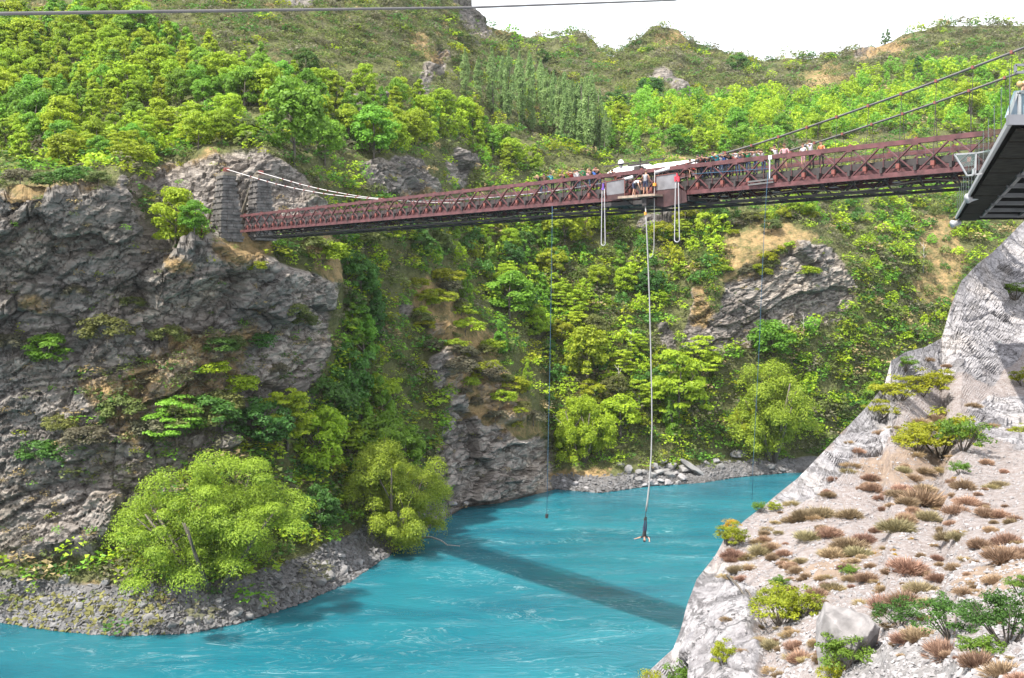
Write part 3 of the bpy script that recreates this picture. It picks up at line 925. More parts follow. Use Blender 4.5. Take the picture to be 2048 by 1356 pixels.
def ellipsoid_clumps(k, cen, rad, g, crad, bottom=-0.6, inner=0.72):
    d = unit(g.normal(size=(k * 3, 3)))
    d = d[d[:, 2] > bottom][:k]
    p = np.array(cen) + d * np.array(rad) * (inner + (1.05 - inner) * g.random((len(d), 1)))
    return p, crad * g.uniform(0.7, 1.3, len(p))


def trunk_mesh(name, h, r0, top, limbs, g, mat, lean=0.0):
    b = MB()
    pts, rr = [], []
    for i in range(6):
        t = i / 5
        pts.append((lean * t * t + 0.02 * h * math.sin(3 * t + limbs), 0.015 * h * math.sin(5 * t), -0.05 * h + (top + 0.05 * h) * t))
        rr.append(r0 * (1.15 - 0.75 * t))
    b.tube(pts, rr, 6)
    for j in range(limbs):
        t = 0.3 + 0.6 * j / max(1, limbs)
        i = int(t * 5)
        a = Vector(pts[i]); an = g.random() * 6.28
        e = a + Vector((math.cos(an) * h * 0.26, math.sin(an) * h * 0.26, h * g.uniform(0.14, 0.3)))
        mid = (a + e) / 2 + Vector((0, 0, -0.03 * h))
        b.tube([a, mid, e], [r0 * 0.5, r0 * 0.32, r0 * 0.12], 5)
    return b.mesh(name, mat, smooth=True)


PROTO = {}


def crown_kind(kind, g, n_leaf):
    """crown of a plant one unit tall"""
    if kind == 'broad':
        c, r = ellipsoid_clumps(46, (0, 0, 0.52), (0.36, 0.36, 0.42), g, 0.125, -0.75)
        leaf = 0.056
    elif kind == 'upright':
        c, r = ellipsoid_clumps(42, (0, 0, 0.48), (0.21, 0.21, 0.46), g, 0.095, -0.95)
        s = 1.25 - 0.85 * np.clip(c[:, 2], 0, 1)
        c[:, :2] *= s[:, None]; r = r * (1.15 - 0.55 * c[:, 2])
        leaf = 0.052
    elif kind == 'bush':
        c, r = ellipsoid_clumps(34, (0, 0, 0.42), (0.52, 0.52, 0.46), g, 0.2, -0.35)
        leaf = 0.085
    elif kind == 'poplar':
        z = g.uniform(0.06, 0.97, 60); an = g.random(60) * 6.28
        w = 0.068 * np.minimum(1, np.minimum(z * 5, (1.04 - z) * 2.6))
        c = np.stack([np.cos(an) * w * 0.7, np.sin(an) * w * 0.7, z], 1)
        r = np.stack([w * 0.75, w * 0.75, np.full(60, 0.075)], 1)
        leaf = 0.024
    elif kind == 'layered':
        cs, rs = [], []
        for i in range(46):
            z = g.uniform(0.18, 0.97)
            w = 0.40 * math.sqrt(max(0.03, 1 - ((z - 0.42) / 0.62) ** 2))
            an = g.random() * 6.28; q = w * math.sqrt(g.uniform(0.3, 1.0))
            cs.append((math.cos(an) * q, math.sin(an) * q, z)); rs.append((0.13, 0.13, 0.045))
        c, r = np.array(cs), np.array(rs) * g.uniform(0.7, 1.3, (46, 1))
        leaf = 0.052
    elif kind == 'conic':
        z = g.uniform(0.1, 1.0, 50); an = g.random(50) * 6.28
        w = 0.27 * (1.02 - z) ** 0.7
        c = np.stack([np.cos(an) * w, np.sin(an) * w, z], 1); r = 0.09 * (1.15 - 0.7 * z)
        leaf = 0.05
    n = max(2, n_leaf // len(c))
    return clump_leaves(np.asarray(c), r, n, leaf, g)


def make_protos(key, kind, mat, count, n_leaf, trunk=True, bark='bark'):
    L = []
    for i in range(count):
        g = np.random.default_rng(abs(hash(key)) % 1000 + i * 7 if False else sum(map(ord, key)) + i * 31)
        Q, t = crown_kind(kind, g, n_leaf)
        cm = quads_mesh(key + '_crown', Q, t, M[mat])
        if kind == 'poplar':
            tm = trunk_mesh(key + '_trunk', 1.0, 0.012, 0.9, 0, g, M[bark])
        elif kind == 'bush':
            tm = trunk_mesh(key + '_stem', 1.0, 0.02, 0.55, 4, g, M[bark])
        else:
            tm = trunk_mesh(key + '_trunk', 1.0, 0.022, 0.72, 4, g, M[bark])
        L.append((cm, tm))
    PROTO[key] = L


NL = 5200
for key, kind, mat, cnt in [('lime_broad', 'broad', 'lime', 3), ('lime_upright', 'upright', 'lime', 3), ('fresh_broad', 'broad', 'fresh', 2), ('fresh_upright', 'upright', 'fresh', 2),
                            ('deep_broad', 'broad', 'deep', 2), ('deep_upright', 'upright', 'deep', 2), ('poplar', 'poplar', 'poplar', 4), ('lime_layered', 'layered', 'lime', 2),
                            ('fresh_layered', 'layered', 'fresh', 2), ('deep_conic', 'conic', 'deep', 1), ('olive_broad', 'broad', 'olive', 2), ('yellow_bush', 'bush', 'yellow', 2),
                            ('olive_bush', 'bush', 'olive', 2), ('grey_bush', 'bush', 'greyscrub', 2), ('lime_bush', 'bush', 'lime', 2), ('deep_bush', 'bush', 'deep', 2), ('russet_bush', 'bush', 'russet', 1), ('yellow_broad', 'broad', 'yellow', 1)]:
    make_protos(key, kind, mat, cnt, NL if kind != 'bush' else 2600)


def plant(proto, name, foot, h, w=None, label=None, cat='tree', group=None, leanx=0.0, var=None, foliage='crown', wood='trunk'):
    """one tree or shrub: an Empty at its foot, a crown and a trunk"""
    L = PROTO[proto]
    cm, tm = L[random.randrange(len(L)) if var is None else var % len(L)]
    o = empty(name, foot)
    rz = random.random() * 6.28
    o.rotation_euler = (random.uniform(-0.05, 0.05), random.uniform(-0.05, 0.05) + leanx, rz)
    w = h if w is None else w
    o.scale = (w, w, h)
    link(foliage, cm, o)
    link(wood, tm, o)
    tag(o, label, cat, group)
    return o


def tree_px(proto, x, y, hpx, wfac=1.0, label=None, cat='tree', group=None, name=None, sheet=None, var=None):
    sh = sheet or A
    p = sh.at(x, y)
    h = hpx * p[1] / F
    nm = name or {'tree': 'broadleaf_tree', 'poplar': 'poplar_tree', 'shrub': 'shrub'}[cat]
    kw = dict(foliage='foliage', wood='stem') if cat == 'shrub' else {}
    return plant(proto, nm, (p[0], p[1], p[2] - 0.15), h, h * wfac, label, cat, group, var=var, **kw)


# ---- willows on the river's edge: puffs of narrow leaves over several leaning stems
def willow(name, foot, h, w, puffs, n, seed, label, mat='willow', leaf=0.30, depth=0.8, lean=0.0, hang=None):
    g = np.random.default_rng(seed)
    o = empty(name, foot)
    # several sub-crowns, each a heap of puffs, with gaps between them
    lobes = max(4, puffs // 12)
    an0 = np.arange(lobes) * 2.4 + g.random(lobes) * .8
    lr = np.sqrt((np.arange(lobes) + .4) / lobes) * .62
    lz = np.where(np.arange(lobes) < 2, .66, g.uniform(.24, .56, lobes)) * (1.05 - .25 * lr)
    lc = np.stack([np.cos(an0) * lr * w / 2, np.sin(an0) * lr * w / 2 * depth, lz * h], 1)
    ls = g.uniform(.8, 1.2, lobes)
    which = np.arange(puffs) % lobes
    d = unit(g.normal(size=(puffs, 3)) * np.array([1, 1, .9]) + np.array([0, 0, .12]))
    q = 0.72 + 0.34 * g.random((puffs, 1))
    c = lc[which] + d * np.array([w * .20, w * .20, h * .27]) * ls[which][:, None] * q
    c[:, 2] = np.clip(c[:, 2], h * .08, h * .93)
    c[:, 0] += lean * c[:, 2]
    big = g.uniform(0.75, 1.3, len(c))[:, None]
    kf = 0.068 if w > 20 else 0.088
    r = np.array([w * kf, w * kf, h * (kf + .017)]) * big ** 1.5
    Q, t = clump_leaves(c, r, n, leaf, g, up=0.25, shell=0.45)
    Q[..., 2] = np.maximum(Q[..., 2], 0.15)
    # trailing sprays below the puffs
    m = len(c) * n // 12
    idx = g.integers(0, len(c), m)
    dd = unit(g.normal(size=(m, 3)) * np.array([1, 1, 0.3]))
    fall = g.random(m)
    pos = c[idx] + dd * r[idx] * np.array([1.02, 1.02, 0.7]) - np.array([0, 0, 1.0]) * (fall * h * 0.11)[:, None]
    pos[:, 2] = np.maximum(pos[:, 2], 0.3)
    Q2 = leaf_quads(pos, unit(dd + g.normal(size=dd.shape) * 0.5), leaf * g.uniform(0.6, 1.2, m), g, 0.4)
    link('crown', quads_mesh('willow_crown', np.concatenate([Q, Q2]), np.concatenate([t, g.random(m) * 0.7]), M[mat]), o)
    b = MB()
    for j in range(6):
        an = j * 1.05 + g.random()
        e = Vector((math.cos(an) * w * 0.28 + lean * h * 0.6, math.sin(an) * w * 0.22, h * g.uniform(0.55, 0.8)))
        mid = e * 0.5 + Vector((0, 0, -h * 0.05))
        r0 = h * 0.022
        b.tube([(math.cos(an) * 0.3, math.sin(an) * 0.3, -0.5), mid, e], [r0, r0 * 0.7, r0 * 0.25], 6)
        for s in range(2):
            e2 = mid.lerp(e, 0.5) + Vector((g.normal() * w * 0.1, g.normal() * w * 0.1, h * 0.16))
            b.tube([mid.lerp(e, 0.3), e2], [r0 * 0.4, r0 * 0.12], 5)
    link('trunk', b.mesh('willow_trunk', M['bark'], smooth=True), o)
    tag(o, label, 'tree')
    return o


def foot_at(x, y, sheet=None):
    p = (sheet or A).at(x, y)
    return (p[0], p[1], p[2] - 0.2)


willow('willow_tree', foot_at(425, 1176), 14.8, 25.0, 112, 760, 3, 'huge rounded yellow-green willow on the stony point below the shaded cliff', depth=0.75, leaf=0.235)
willow('willow_tree', foot_at(784, 1096), 15.0, 15.2, 110, 620, 9, 'tall willow leaning over the water beside the rock spur, pale dead branch at its foot', leaf=0.25)
willow('willow_tree', foot_at(1165, 925), 12.4, 11.6, 92, 330, 14, 'round bright lime willow on the far shore just past the rock spur', 'lime', 0.34)
willow('willow_tree', foot_at(1545, 922), 19.5, 18.5, 130, 400, 21, 'big pale-topped willow on the far shore beside the edge of the white rock slope', leaf=0.36)
willow('willow_tree', foot_at(1490, 905), 9.0, 9.0, 40, 300, 25, 'low yellow willow bush at the foot of the big far-shore willow', 'yellow', 0.34)

LOOK0 = {'olive_bush': 'low olive bush', 'grey_bush': 'low grey-brown bush', 'yellow_bush': 'low yellow bush', 'lime_bush': 'low lime-green bush'}
TREES = []   # (prototype, x, y foot, height px, width factor, label)
T = TREES.append
# young trees at the foot of the shaded cliff and in the gully beside the spur
T(('lime_layered', 575, 905, 130, 1.0, 'lime-topped tree behind the huge willow, sunlit above the dark cliff foot'))
T(('lime_broad', 640, 960, 150, 0.95, 'bright green tree rising just behind the right shoulder of the huge willow'))
T(('lime_layered', 690, 905, 90, 1.1, 'yellow-green flat-topped tree between the two shore willows'))
T(('fresh_upright', 768, 860, 120, 0.8, 'blue-green upright tree in the gully beside the rock spur'))
T(('fresh_broad', 815, 960, 110, 0.85, 'dense green tree against the left flank of the rock spur'))
T(('fresh_broad', 770, 940, 120, 1.1, 'green tree in the gully directly above the leaning willow'))
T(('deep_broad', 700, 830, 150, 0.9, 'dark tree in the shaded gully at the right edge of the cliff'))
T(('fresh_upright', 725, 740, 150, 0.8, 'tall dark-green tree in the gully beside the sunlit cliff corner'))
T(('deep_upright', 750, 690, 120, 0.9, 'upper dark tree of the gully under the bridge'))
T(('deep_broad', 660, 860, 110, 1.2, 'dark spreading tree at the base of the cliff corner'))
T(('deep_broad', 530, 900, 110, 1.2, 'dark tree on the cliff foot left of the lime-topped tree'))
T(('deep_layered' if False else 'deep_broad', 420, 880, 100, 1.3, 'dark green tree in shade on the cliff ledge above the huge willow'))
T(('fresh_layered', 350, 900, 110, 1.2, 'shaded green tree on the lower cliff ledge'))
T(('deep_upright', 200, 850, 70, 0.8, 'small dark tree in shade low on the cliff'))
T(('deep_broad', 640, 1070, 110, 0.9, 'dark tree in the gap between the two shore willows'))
# bush that hides the foot of the stone tower
T(('lime_broad', 352, 482, 128, 0.95, 'lush lime-green tree in front of the stone tower'))
T(('fresh_broad', 385, 492, 70, 1.1, 'low green bushy tree at the foot of the lush lime tree'))
T(('fresh_broad', 585, 330, 170, 0.95, 'large green tree on the slope behind the stone tower'))
T(('fresh_broad', 650, 330, 100, 1.0, 'green tree next to the large tree behind the stone tower'))
T(('deep_broad', 610, 165, 65, 1.0, 'dark round tree alone among the limes on the upper hillside'))
T(('fresh_upright', 520, 145, 70, 0.9, 'mid-green tree on the hillside between grey scrub patches'))
T(('lime_broad', 493, 285, 42, 1.3, 'yellow-green bushy tree on the very top of the outcrop behind the tower'))
T(('fresh_broad', 745, 320, 110, 1.0, 'tree on top of the small grey outcrop behind the bridge'))
# lower gorge
T(('fresh_broad', 1020, 640, 100, 1.3, 'soft pale-green round tree in the gorge under the bridge'))
T(('fresh_upright', 935, 620, 90, 0.7, 'bright green tree on the ridge of the spur'))
T(('fresh_upright', 1005, 710, 80, 0.7, 'green tree on the right edge of the spur half way down'))
T(('lime_upright', 1052, 785, 70, 0.6, 'slim lime tree low on the right edge of the spur'))
T(('lime_broad', 1175, 770, 120, 0.9, 'lime tree with dark trunk above the round willow'))
T(('lime_layered', 1360, 850, 150, 1.0, 'flat-topped lime tree on the far shore right of the jumper cord'))
T(('fresh_upright', 1345, 880, 110, 0.7, 'upright bright green tree at the water near the jumper cord'))
T(('lime_layered', 1400, 760, 90, 1.1, 'broad lime tree under the grey rock face'))
T(('lime_broad', 1240, 880, 90, 1.1, 'yellow-green tree beside the round willow'))
T(('fresh_broad', 1545, 730, 90, 1.2, 'bright green tree directly above the big far-shore willow'))
T(('fresh_broad', 1750, 830, 70, 1.0, 'round green tree beside the edge of the white slope'))
T(('lime_broad', 1210, 420 + 60, 110, 1.0, 'bright lime tree right under the bridge between the blue rope and the white loop'))
T(('lime_broad', 1130, 500, 100, 1.0, 'lime tree under the bridge touched by the blue rope'))
T(('lime_upright', 1410, 480, 90, 0.9, 'lime tree under the bridge right of the second white loop'))
T(('lime_broad', 1600, 440, 60, 1.3, 'lime tree just under the maroon truss near the sagging blue rope'))
# skyline and right hill
T(('deep_broad', 1475, 150, 44, 1.2, 'dark round tree on the saddle of the far ridge'))
T(('deep_conic', 1835, 165, 44, 0.9, 'dark conical tree alone on the right hillside'))
T(('fresh_broad', 1663, 124, 16, 1.4, 'small round tree on the skyline notch'))
T(('deep_conic', 1766, 86, 26, 0.75, 'thin dark conifer on the right skyline'))
T(('deep_conic', 1776, 85, 30, 0.75, 'taller of the two thin dark conifers on the right skyline'))
T(('lime_broad', 1935, 235, 60, 1.3, 'rounded yellow-green tree on the right hillside between the two cables'))
T(('deep_broad', 1230, 240, 60, 1.1, 'dark broad tree right beside the poplar grove'))
T(('deep_broad', 1300, 200, 50, 1.3, 'dark tree above the poplar grove under the bare peak'))
T(('deep_broad', 1085, 130, 34, 1.0, 'dark tree on the saddle above the poplars'))
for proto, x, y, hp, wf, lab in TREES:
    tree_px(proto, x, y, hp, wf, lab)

CLIFF_BUSH = [(215, 690, 62, 'olive_bush', 'broad olive bush hanging on the ledge in the middle of the shaded cliff'), (92, 735, 70, 'fresh_broad', 'green tree-like bush on the shaded cliff left of the broad ledge bush'), (335, 690, 44, 'olive_bush', 'olive bush on the cliff ledge right of the broad ledge bush'), (438, 710, 40, 'deep_bush', 'dark green bush on the cliff under the pale rock band'),
    (420, 755, 46, 'lime_bush', 'bright green bush low in the middle of the cliff'), (525, 700, 40, 'deep_bush', 'dark bush on the cliff ledge below the truss end'), (565, 635, 34, 'olive_bush', 'olive bush on the pale part of the cliff below the truss'), (470, 700, 34, 'olive_bush', 'small olive bush beside the dark one under the pale rock band'), (610, 660, 40, 'olive_bush', 'olive bush near the sunlit corner of the cliff'),
    (640, 530, 56, 'lime_bush', 'lime bush on the cliff corner right under the truss'), (622, 508, 44, 'olive_bush', 'olive bush beside the lime one on the cliff corner'), (560, 520, 34, 'olive_bush', 'olive bush on the grass below the end of the truss'), (500, 540, 26, 'yellow_bush', 'yellow bush below the stone tower'), (380, 870, 70, 'olive_bush', 'olive bush on the lower cliff in shade'), (310, 880, 60, 'grey_bush', 'grey-brown bush on the lower cliff in shade'),
    (250, 840, 52, 'olive_bush', 'olive bush low on the cliff above the huge willow left shoulder'), (180, 900, 56, 'grey_bush', 'grey bush low on the cliff at its left part'), (120, 870, 44, 'olive_bush', 'olive bush low on the left part of the cliff'), (90, 930, 60, 'deep_bush', 'dark bush near the cliff foot at the left'), (460, 830, 60, 'olive_bush', 'yellow-olive bush on the cliff above the tree foot'), (490, 790, 50, 'lime_bush', 'yellow-green bush on the cliff edge above the gully trees'),
    (560, 760, 40, 'grey_bush', 'grey bush on the lower right of the cliff'), (20, 700, 50, 'grey_bush', 'grey bush on the cliff at the left edge of the view'), (150, 600, 30, 'grey_bush', 'little grey bush on the brown patch of the cliff'), (270, 620, 30, 'olive_bush', 'little olive bush high on the cliff'), (100, 372, 40, 'deep_bush', 'dark gorse bush on the flat top of the cliff'), (150, 376, 44, 'deep_bush', 'second dark gorse bush on the flat cliff top'), (40, 372, 38, 'grey_bush', 'rust-brown bush on the cliff top at the left edge'), (200, 374, 30, 'olive_bush', 'olive bush on the cliff top beside the pinnacle'), (480, 275, 50, 'olive_bush', 'olive bush on the outcrop top behind the tower')]
for x, y, hp, pr, lab in CLIFF_BUSH:
    tree_px(pr, x, y, hp, 1.45, lab, 'shrub')
gs_ = random.Random(12)
SPURP = [(835, 540), (880, 545), (930, 610), (990, 690), (1050, 780), (1092, 870), (1000, 865), (950, 840), (900, 820), (870, 720), (825, 640)]
k_ = 0
while k_ < 46:
    x, y = gs_.uniform(820, 1095), gs_.uniform(540, 880)
    if not inside(SPURP, np.array([x]), np.array([y]))[0]:
        continue
    pr = gs_.choice(['olive_bush', 'grey_bush', 'yellow_bush', 'lime_bush'])
    part = 'on the tan crest of the rock spur' if y < 660 else 'in the middle of the rock spur' if y < 770 else 'above the bare foot of the rock spur'
    tree_px(pr, x, y, gs_.uniform(16, 38), gs_.uniform(1.2, 1.9), LOOK0[pr] + ' ' + part, 'shrub', 'bushes on the rock spur')
    k_ += 1

for i in range(22):
    x, y = gs_.uniform(1440, 1640), gs_.uniform(425, 560)
    tree_px(gs_.choice(['olive_bush', 'grey_bush', 'lime_bush', 'yellow_bush']), x, y, gs_.uniform(14, 30), gs_.uniform(1.2, 1.8), 'low scrub bush on the tan cap over the grey rock face', 'shrub', 'bushes on the tan cap')

# ---- poplar grove
POPS = [(922, 205, 95), (955, 212, 90), (985, 236, 130), (1003, 215, 100), (1020, 240, 135), (1036, 215, 105), (1046, 250, 120), (1060, 225, 110), (1067, 262, 105), (1080, 240, 105), (1092, 272, 120), (1106, 265, 105),
        (1118, 285, 120), (1130, 268, 110), (1139, 295, 125), (1150, 290, 120), (1160, 300, 135), (1170, 280, 125), (1178, 310, 140), (1188, 300, 145), (1198, 306, 120), (1208, 315, 85), (1220, 292, 60), (1126, 292, 100), (1076, 205, 75), (1102, 225, 70), (985, 190, 60), (1144, 240, 70)]
for i, (x, y, hp) in enumerate(POPS):
    p = A.at(x, y)
    h = hp * p[1] / F * 1.08
    plant('poplar', 'poplar_tree', (p[0], p[1], p[2] - 0.2), h, h * (0.95 if h > 14 else 1.15), 'tall narrow grey-green poplar in the grove behind the bridge' if 3 <= i < 25 and i != 21 and i != 22 else
          {0: 'first poplar standing apart on the grey slope before the grove', 1: 'second lone poplar between the first one and the grove', 2: 'tall poplar at the near edge of the grove over the lime trees', 21: 'short pale poplar on the outer edge of the grove near the dark trees',
           22: 'smallest poplar past the outer edge of the grove', 25: 'short poplar peeping over the grove at its middle', 26: 'thin poplar top behind the two lone poplars', 27: 'short poplar behind the grove under the saddle'}[i], 'poplar', 'poplars of the grove on the hillside')

# ---- the woods on the slopes
WOODS = [
    ('the left hillside above the stone tower', [(-290, 60), (60, 30), (200, 30), (330, 90), (430, 130), (560, 180), (660, 200), (740, 190), (860, 215), (960, 275), (1075, 330), (1085, 348), (960, 345), (880, 285), (800, 320), (700, 300), (660, 250), (560, 250), (470, 220), (330, 215), (200, 250), (120, 330), (-290, 345)],
     ['lime_broad', 'lime_upright', 'lime_upright', 'lime_broad', 'lime_upright', 'fresh_broad', 'fresh_upright'], 2.9, (4.2, 7.4)),
    ('the slope behind the cliff top', [(130, 300), (300, 250), (460, 250), (480, 285), (400, 300), (280, 335), (240, 335), (120, 350)], ['lime_broad', 'lime_layered', 'fresh_broad', 'lime_bush'], 3.0, (3.4, 6.0)),
    ('the right hillside across the road', [(1190, 250), (1300, 205), (1420, 210), (1500, 190), (1570, 190), (1660, 195), (1760, 160), (1850, 140), (2300, 150), (2300, 340), (1900, 262), (1700, 280), (1500, 312), (1400, 312), (1300, 300), (1225, 310)],
     ['lime_broad', 'lime_upright', 'fresh_broad', 'fresh_upright', 'lime_broad'], 4.0, (4.6, 8.0)),
    ('the gorge under the bridge', [(760, 480), (900, 450), (1000, 440), (1100, 430), (1200, 425), (1290, 440), (1400, 430), (1460, 460), (1430, 540), (1390, 590), (1330, 640), (1320, 760), (1300, 850), (1190, 870), (1120, 790), (1070, 700), (1020, 610), (930, 540), (860, 530)],
     ['lime_broad', 'lime_layered', 'lime_bush', 'fresh_upright', 'olive_broad', 'yellow_broad', 'lime_layered', 'deep_broad', 'olive_bush', 'deep_bush'], 3.3, (3.8, 7.2)),
    ('the shaded gully beside the spur', [(692, 490), (750, 480), (745, 560), (745, 680), (765, 820), (785, 930), (780, 1000), (740, 930), (690, 860)], ['deep_broad', 'fresh_upright', 'fresh_broad', 'fresh_upright', 'lime_bush', 'olive_bush', 'fresh_broad'], 3.2, (4.2, 7.8)),
    ('the far bank beside the white slope', [(1480, 690), (1560, 670), (1690, 650), (1760, 570), (1720, 480), (1600, 440), (1640, 395), (1890, 380), (1960, 440), (1900, 540), (1880, 660), (1770, 700), (1710, 830), (1640, 900), (1600, 760), (1500, 720)],
     ['olive_broad', 'olive_bush', 'lime_bush', 'deep_bush', 'fresh_broad', 'grey_bush', 'lime_broad', 'olive_bush'], 3.2, (2.6, 5.4)),
]
LOOK = {'lime_broad': 'lime-green broad tree', 'lime_upright': 'lime-green upright young tree', 'lime_layered': 'lime-green flat-layered tree', 'fresh_broad': 'mid-green broad tree', 'fresh_upright': 'mid-green upright tree',
        'olive_broad': 'olive-green tree', 'yellow_broad': 'yellow-green tree', 'deep_broad': 'dark green tree', 'deep_upright': 'dark green upright tree', 'lime_bush': 'lime-green bush', 'olive_bush': 'olive bush', 'deep_bush': 'dark green bush', 'grey_bush': 'grey-brown bush'}
taken = [A.at(t[1], t[2]) for t in TREES]
wood_trees = []
for where, poly, protos, gap, (h0, h1) in WOODS:
    pa = np.array(poly, float)
    lo, hi = pa.min(0), pa.max(0)
    tries = 0
    while tries < 5000:
        tries += 1
        x, y = random.uniform(lo[0], hi[0]), random.uniform(lo[1], hi[1])
        if not inside(poly, np.array([x]), np.array([y]))[0]:
            continue
        if A.value(A.rock, x, y) > 0.45:
            continue
        p = A.at(x, y)
        if any((p[0] - q[0]) ** 2 + (p[1] - q[1]) ** 2 + (p[2] - q[2]) ** 2 < gap * gap for q in taken):
            continue
        taken.append(p)
        pr = random.choice(protos)
        h = random.uniform(h0, h1) * (0.62 if 'bush' in pr else 1.0)
        wood_trees.append((h * F / p[1] if x > -20 and x < 2068 else 0, pr, p, h, where))
wood_trees.sort(key=lambda t: -t[0])
print('wood trees', len(wood_trees))
LANDMARKS = [(60, 330, 'on the hillside over the flat cliff top'), (290, 320, 'over the rock pinnacle of the cliff'), (500, 270, 'on top of the outcrop behind the stone tower'), (60, 90, 'under the wire at the far left hillside'), (330, 130, 'high on the left hillside under the wire'),
             (150, 200, 'in the middle of the left hillside'), (420, 200, 'on the left hillside over the grey scrub patch'), (620, 230, 'on the left hillside above the large dark tree'), (780, 300, 'above the small grey outcrop behind the bridge'), (860, 230, 'on the left hillside just before the lone poplars'), (1000, 320, 'below the poplar grove and above the truss'),
             (1300, 250, 'beside the dark trees right of the poplar grove'), (1450, 250, 'on the right hillside above the white canopy'), (1560, 220, 'on the right hillside under the bare brown patch'), (1700, 220, 'on the right hillside below the upper cable'), (1850, 200, 'on the right hillside between cable and skyline'), (2000, 220, 'on the right hillside behind the platform corner'), (1620, 290, 'on the right hillside just behind the onlookers'),
             (780, 500, 'right under the truss in the gully'), (760, 620, 'in the middle of the dark gully'), (780, 800, 'low in the dark gully beside the spur'), (840, 920, 'against the left foot of the rock spur'), (920, 490, 'on the crest of the spur under the bridge'), (1030, 560, 'in the gorge left of the blue rope'), (1080, 690, 'behind the right edge of the spur'),
             (1160, 520, 'between the blue rope and the white loop'), (1240, 600, 'left of the long bungy cord'), (1200, 720, 'above the round lime willow'), (1260, 820, 'just above the far shore by the bungy cord'), (1380, 500, 'under the second white loop'), (1400, 600, 'left of the grey rock face'),
             (1540, 690, 'at the foot of the grey rock face'), (1650, 700, 'above the big far-shore willow'), (1680, 820, 'by the notch of the white slope'), (1680, 470, 'above the grey rock face'), (1800, 480, 'beside the tan gully'), (1840, 620, 'beside the upper edge of the white slope'), (1760, 400, 'just under the truss near the platform'), (1900, 430, 'under the platform edge')]


def where_is(x, y):
    return min(LANDMARKS, key=lambda q: (q[0] - x) ** 2 + 2 * (q[1] - y) ** 2)[2]


singles, rest = wood_trees[:285], wood_trees[285:]
for hp, pr, p, h, where in singles:
    is_bush = 'bush' in pr
    wf = random.uniform(1.0, 1.35) if is_bush else random.uniform(0.85, 1.15)
    kw = dict(foliage='foliage', wood='stem') if is_bush else {}
    px, py = CX + p[0] / p[1] * F, HY - (p[2] - CZ) / p[1] * F
    spot = where_is(px, py)
    plant(pr, 'shrub' if is_bush else 'broadleaf_tree', (p[0], p[1], p[2] - 0.2), h, h * wf, ('tall ' if hp > 72 else 'small ' if hp < 48 else '') + LOOK[pr] + ' ' + spot, 'shrub' if is_bush else 'tree', ('bushes ' if is_bush else 'trees ') + spot, **kw)

# ---- the remaining far trees as one wood, and the scrub that covers the ground
def baked(items, per, name, mats, g):
    """items: (place, height, width, material number, kind) -> one mesh of leaf clumps"""
    Qs, ts, ms = [], [], []
    base = {}
    for p, h, w, mi, kind in items:
        if kind not in base:
            base[kind] = [crown_kind(kind, np.random.default_rng(500 + v), per[kind]) for v in range(4)]
        Q, t = base[kind][g.integers(0, 4)]
        an = g.random() * 6.28; co, si = math.cos(an), math.sin(an)
        rot = np.array([[co, -si, 0], [si, co, 0], [0, 0, 1]])
        grow = 3.3 if kind == 'bush' else 2.75
        cen = Q.mean(1, keepdims=True)
        Q = (cen + (Q - cen) * grow) @ rot.T * np.array([w, w, h]) + np.array(p)
        Qs.append(Q); ts.append(np.clip(t * 0.8 + g.uniform(-0.15, 0.35), 0, 1)); ms.append(np.full(len(Q), mi))
    Q = np.concatenate(Qs); t = np.concatenate(ts); mi = np.concatenate(ms)
    Q = Q[:, [0, 1, 3]]                      # three-cornered leaves keep the far scrub light
    me = big_mesh(name, Q.reshape(-1, 3), np.arange(len(Q) * 3).reshape(-1, 3), mats, mi)
    at = me.attributes.new("tint", 'FLOAT', 'POINT')
    at.data.foreach_set("value", np.repeat(t, 3).astype(np.float32))
    return link(name, me)


g = np.random.default_rng(77)
PAL = ['lime', 'fresh', 'deep', 'olive', 'greyscrub', 'yellow', 'drygrass']
def pal_of(key):
    for i, k in enumerate(['lime', 'fresh', 'deep', 'olive', 'grey', 'yellow']):
        if key.startswith(k):
            return i
    return 0
items = [(tuple(p - np.array([0, 0, 0.2])), h, h * random.uniform(0.85, 1.1), pal_of(pr), 'bush' if 'bush' in pr else 'upright' if 'upright' in pr else 'layered' if 'layered' in pr else 'broad') for hp, pr, p, h, where in rest]
per = {'bush': 220, 'upright': 420, 'layered': 420, 'broad': 420}
if items:
    tag(baked(items, per, 'distant_wood', [M[k] for k in PAL], g), 'far-off trees of the same woods, too many to count', 'woodland', kind='stuff')

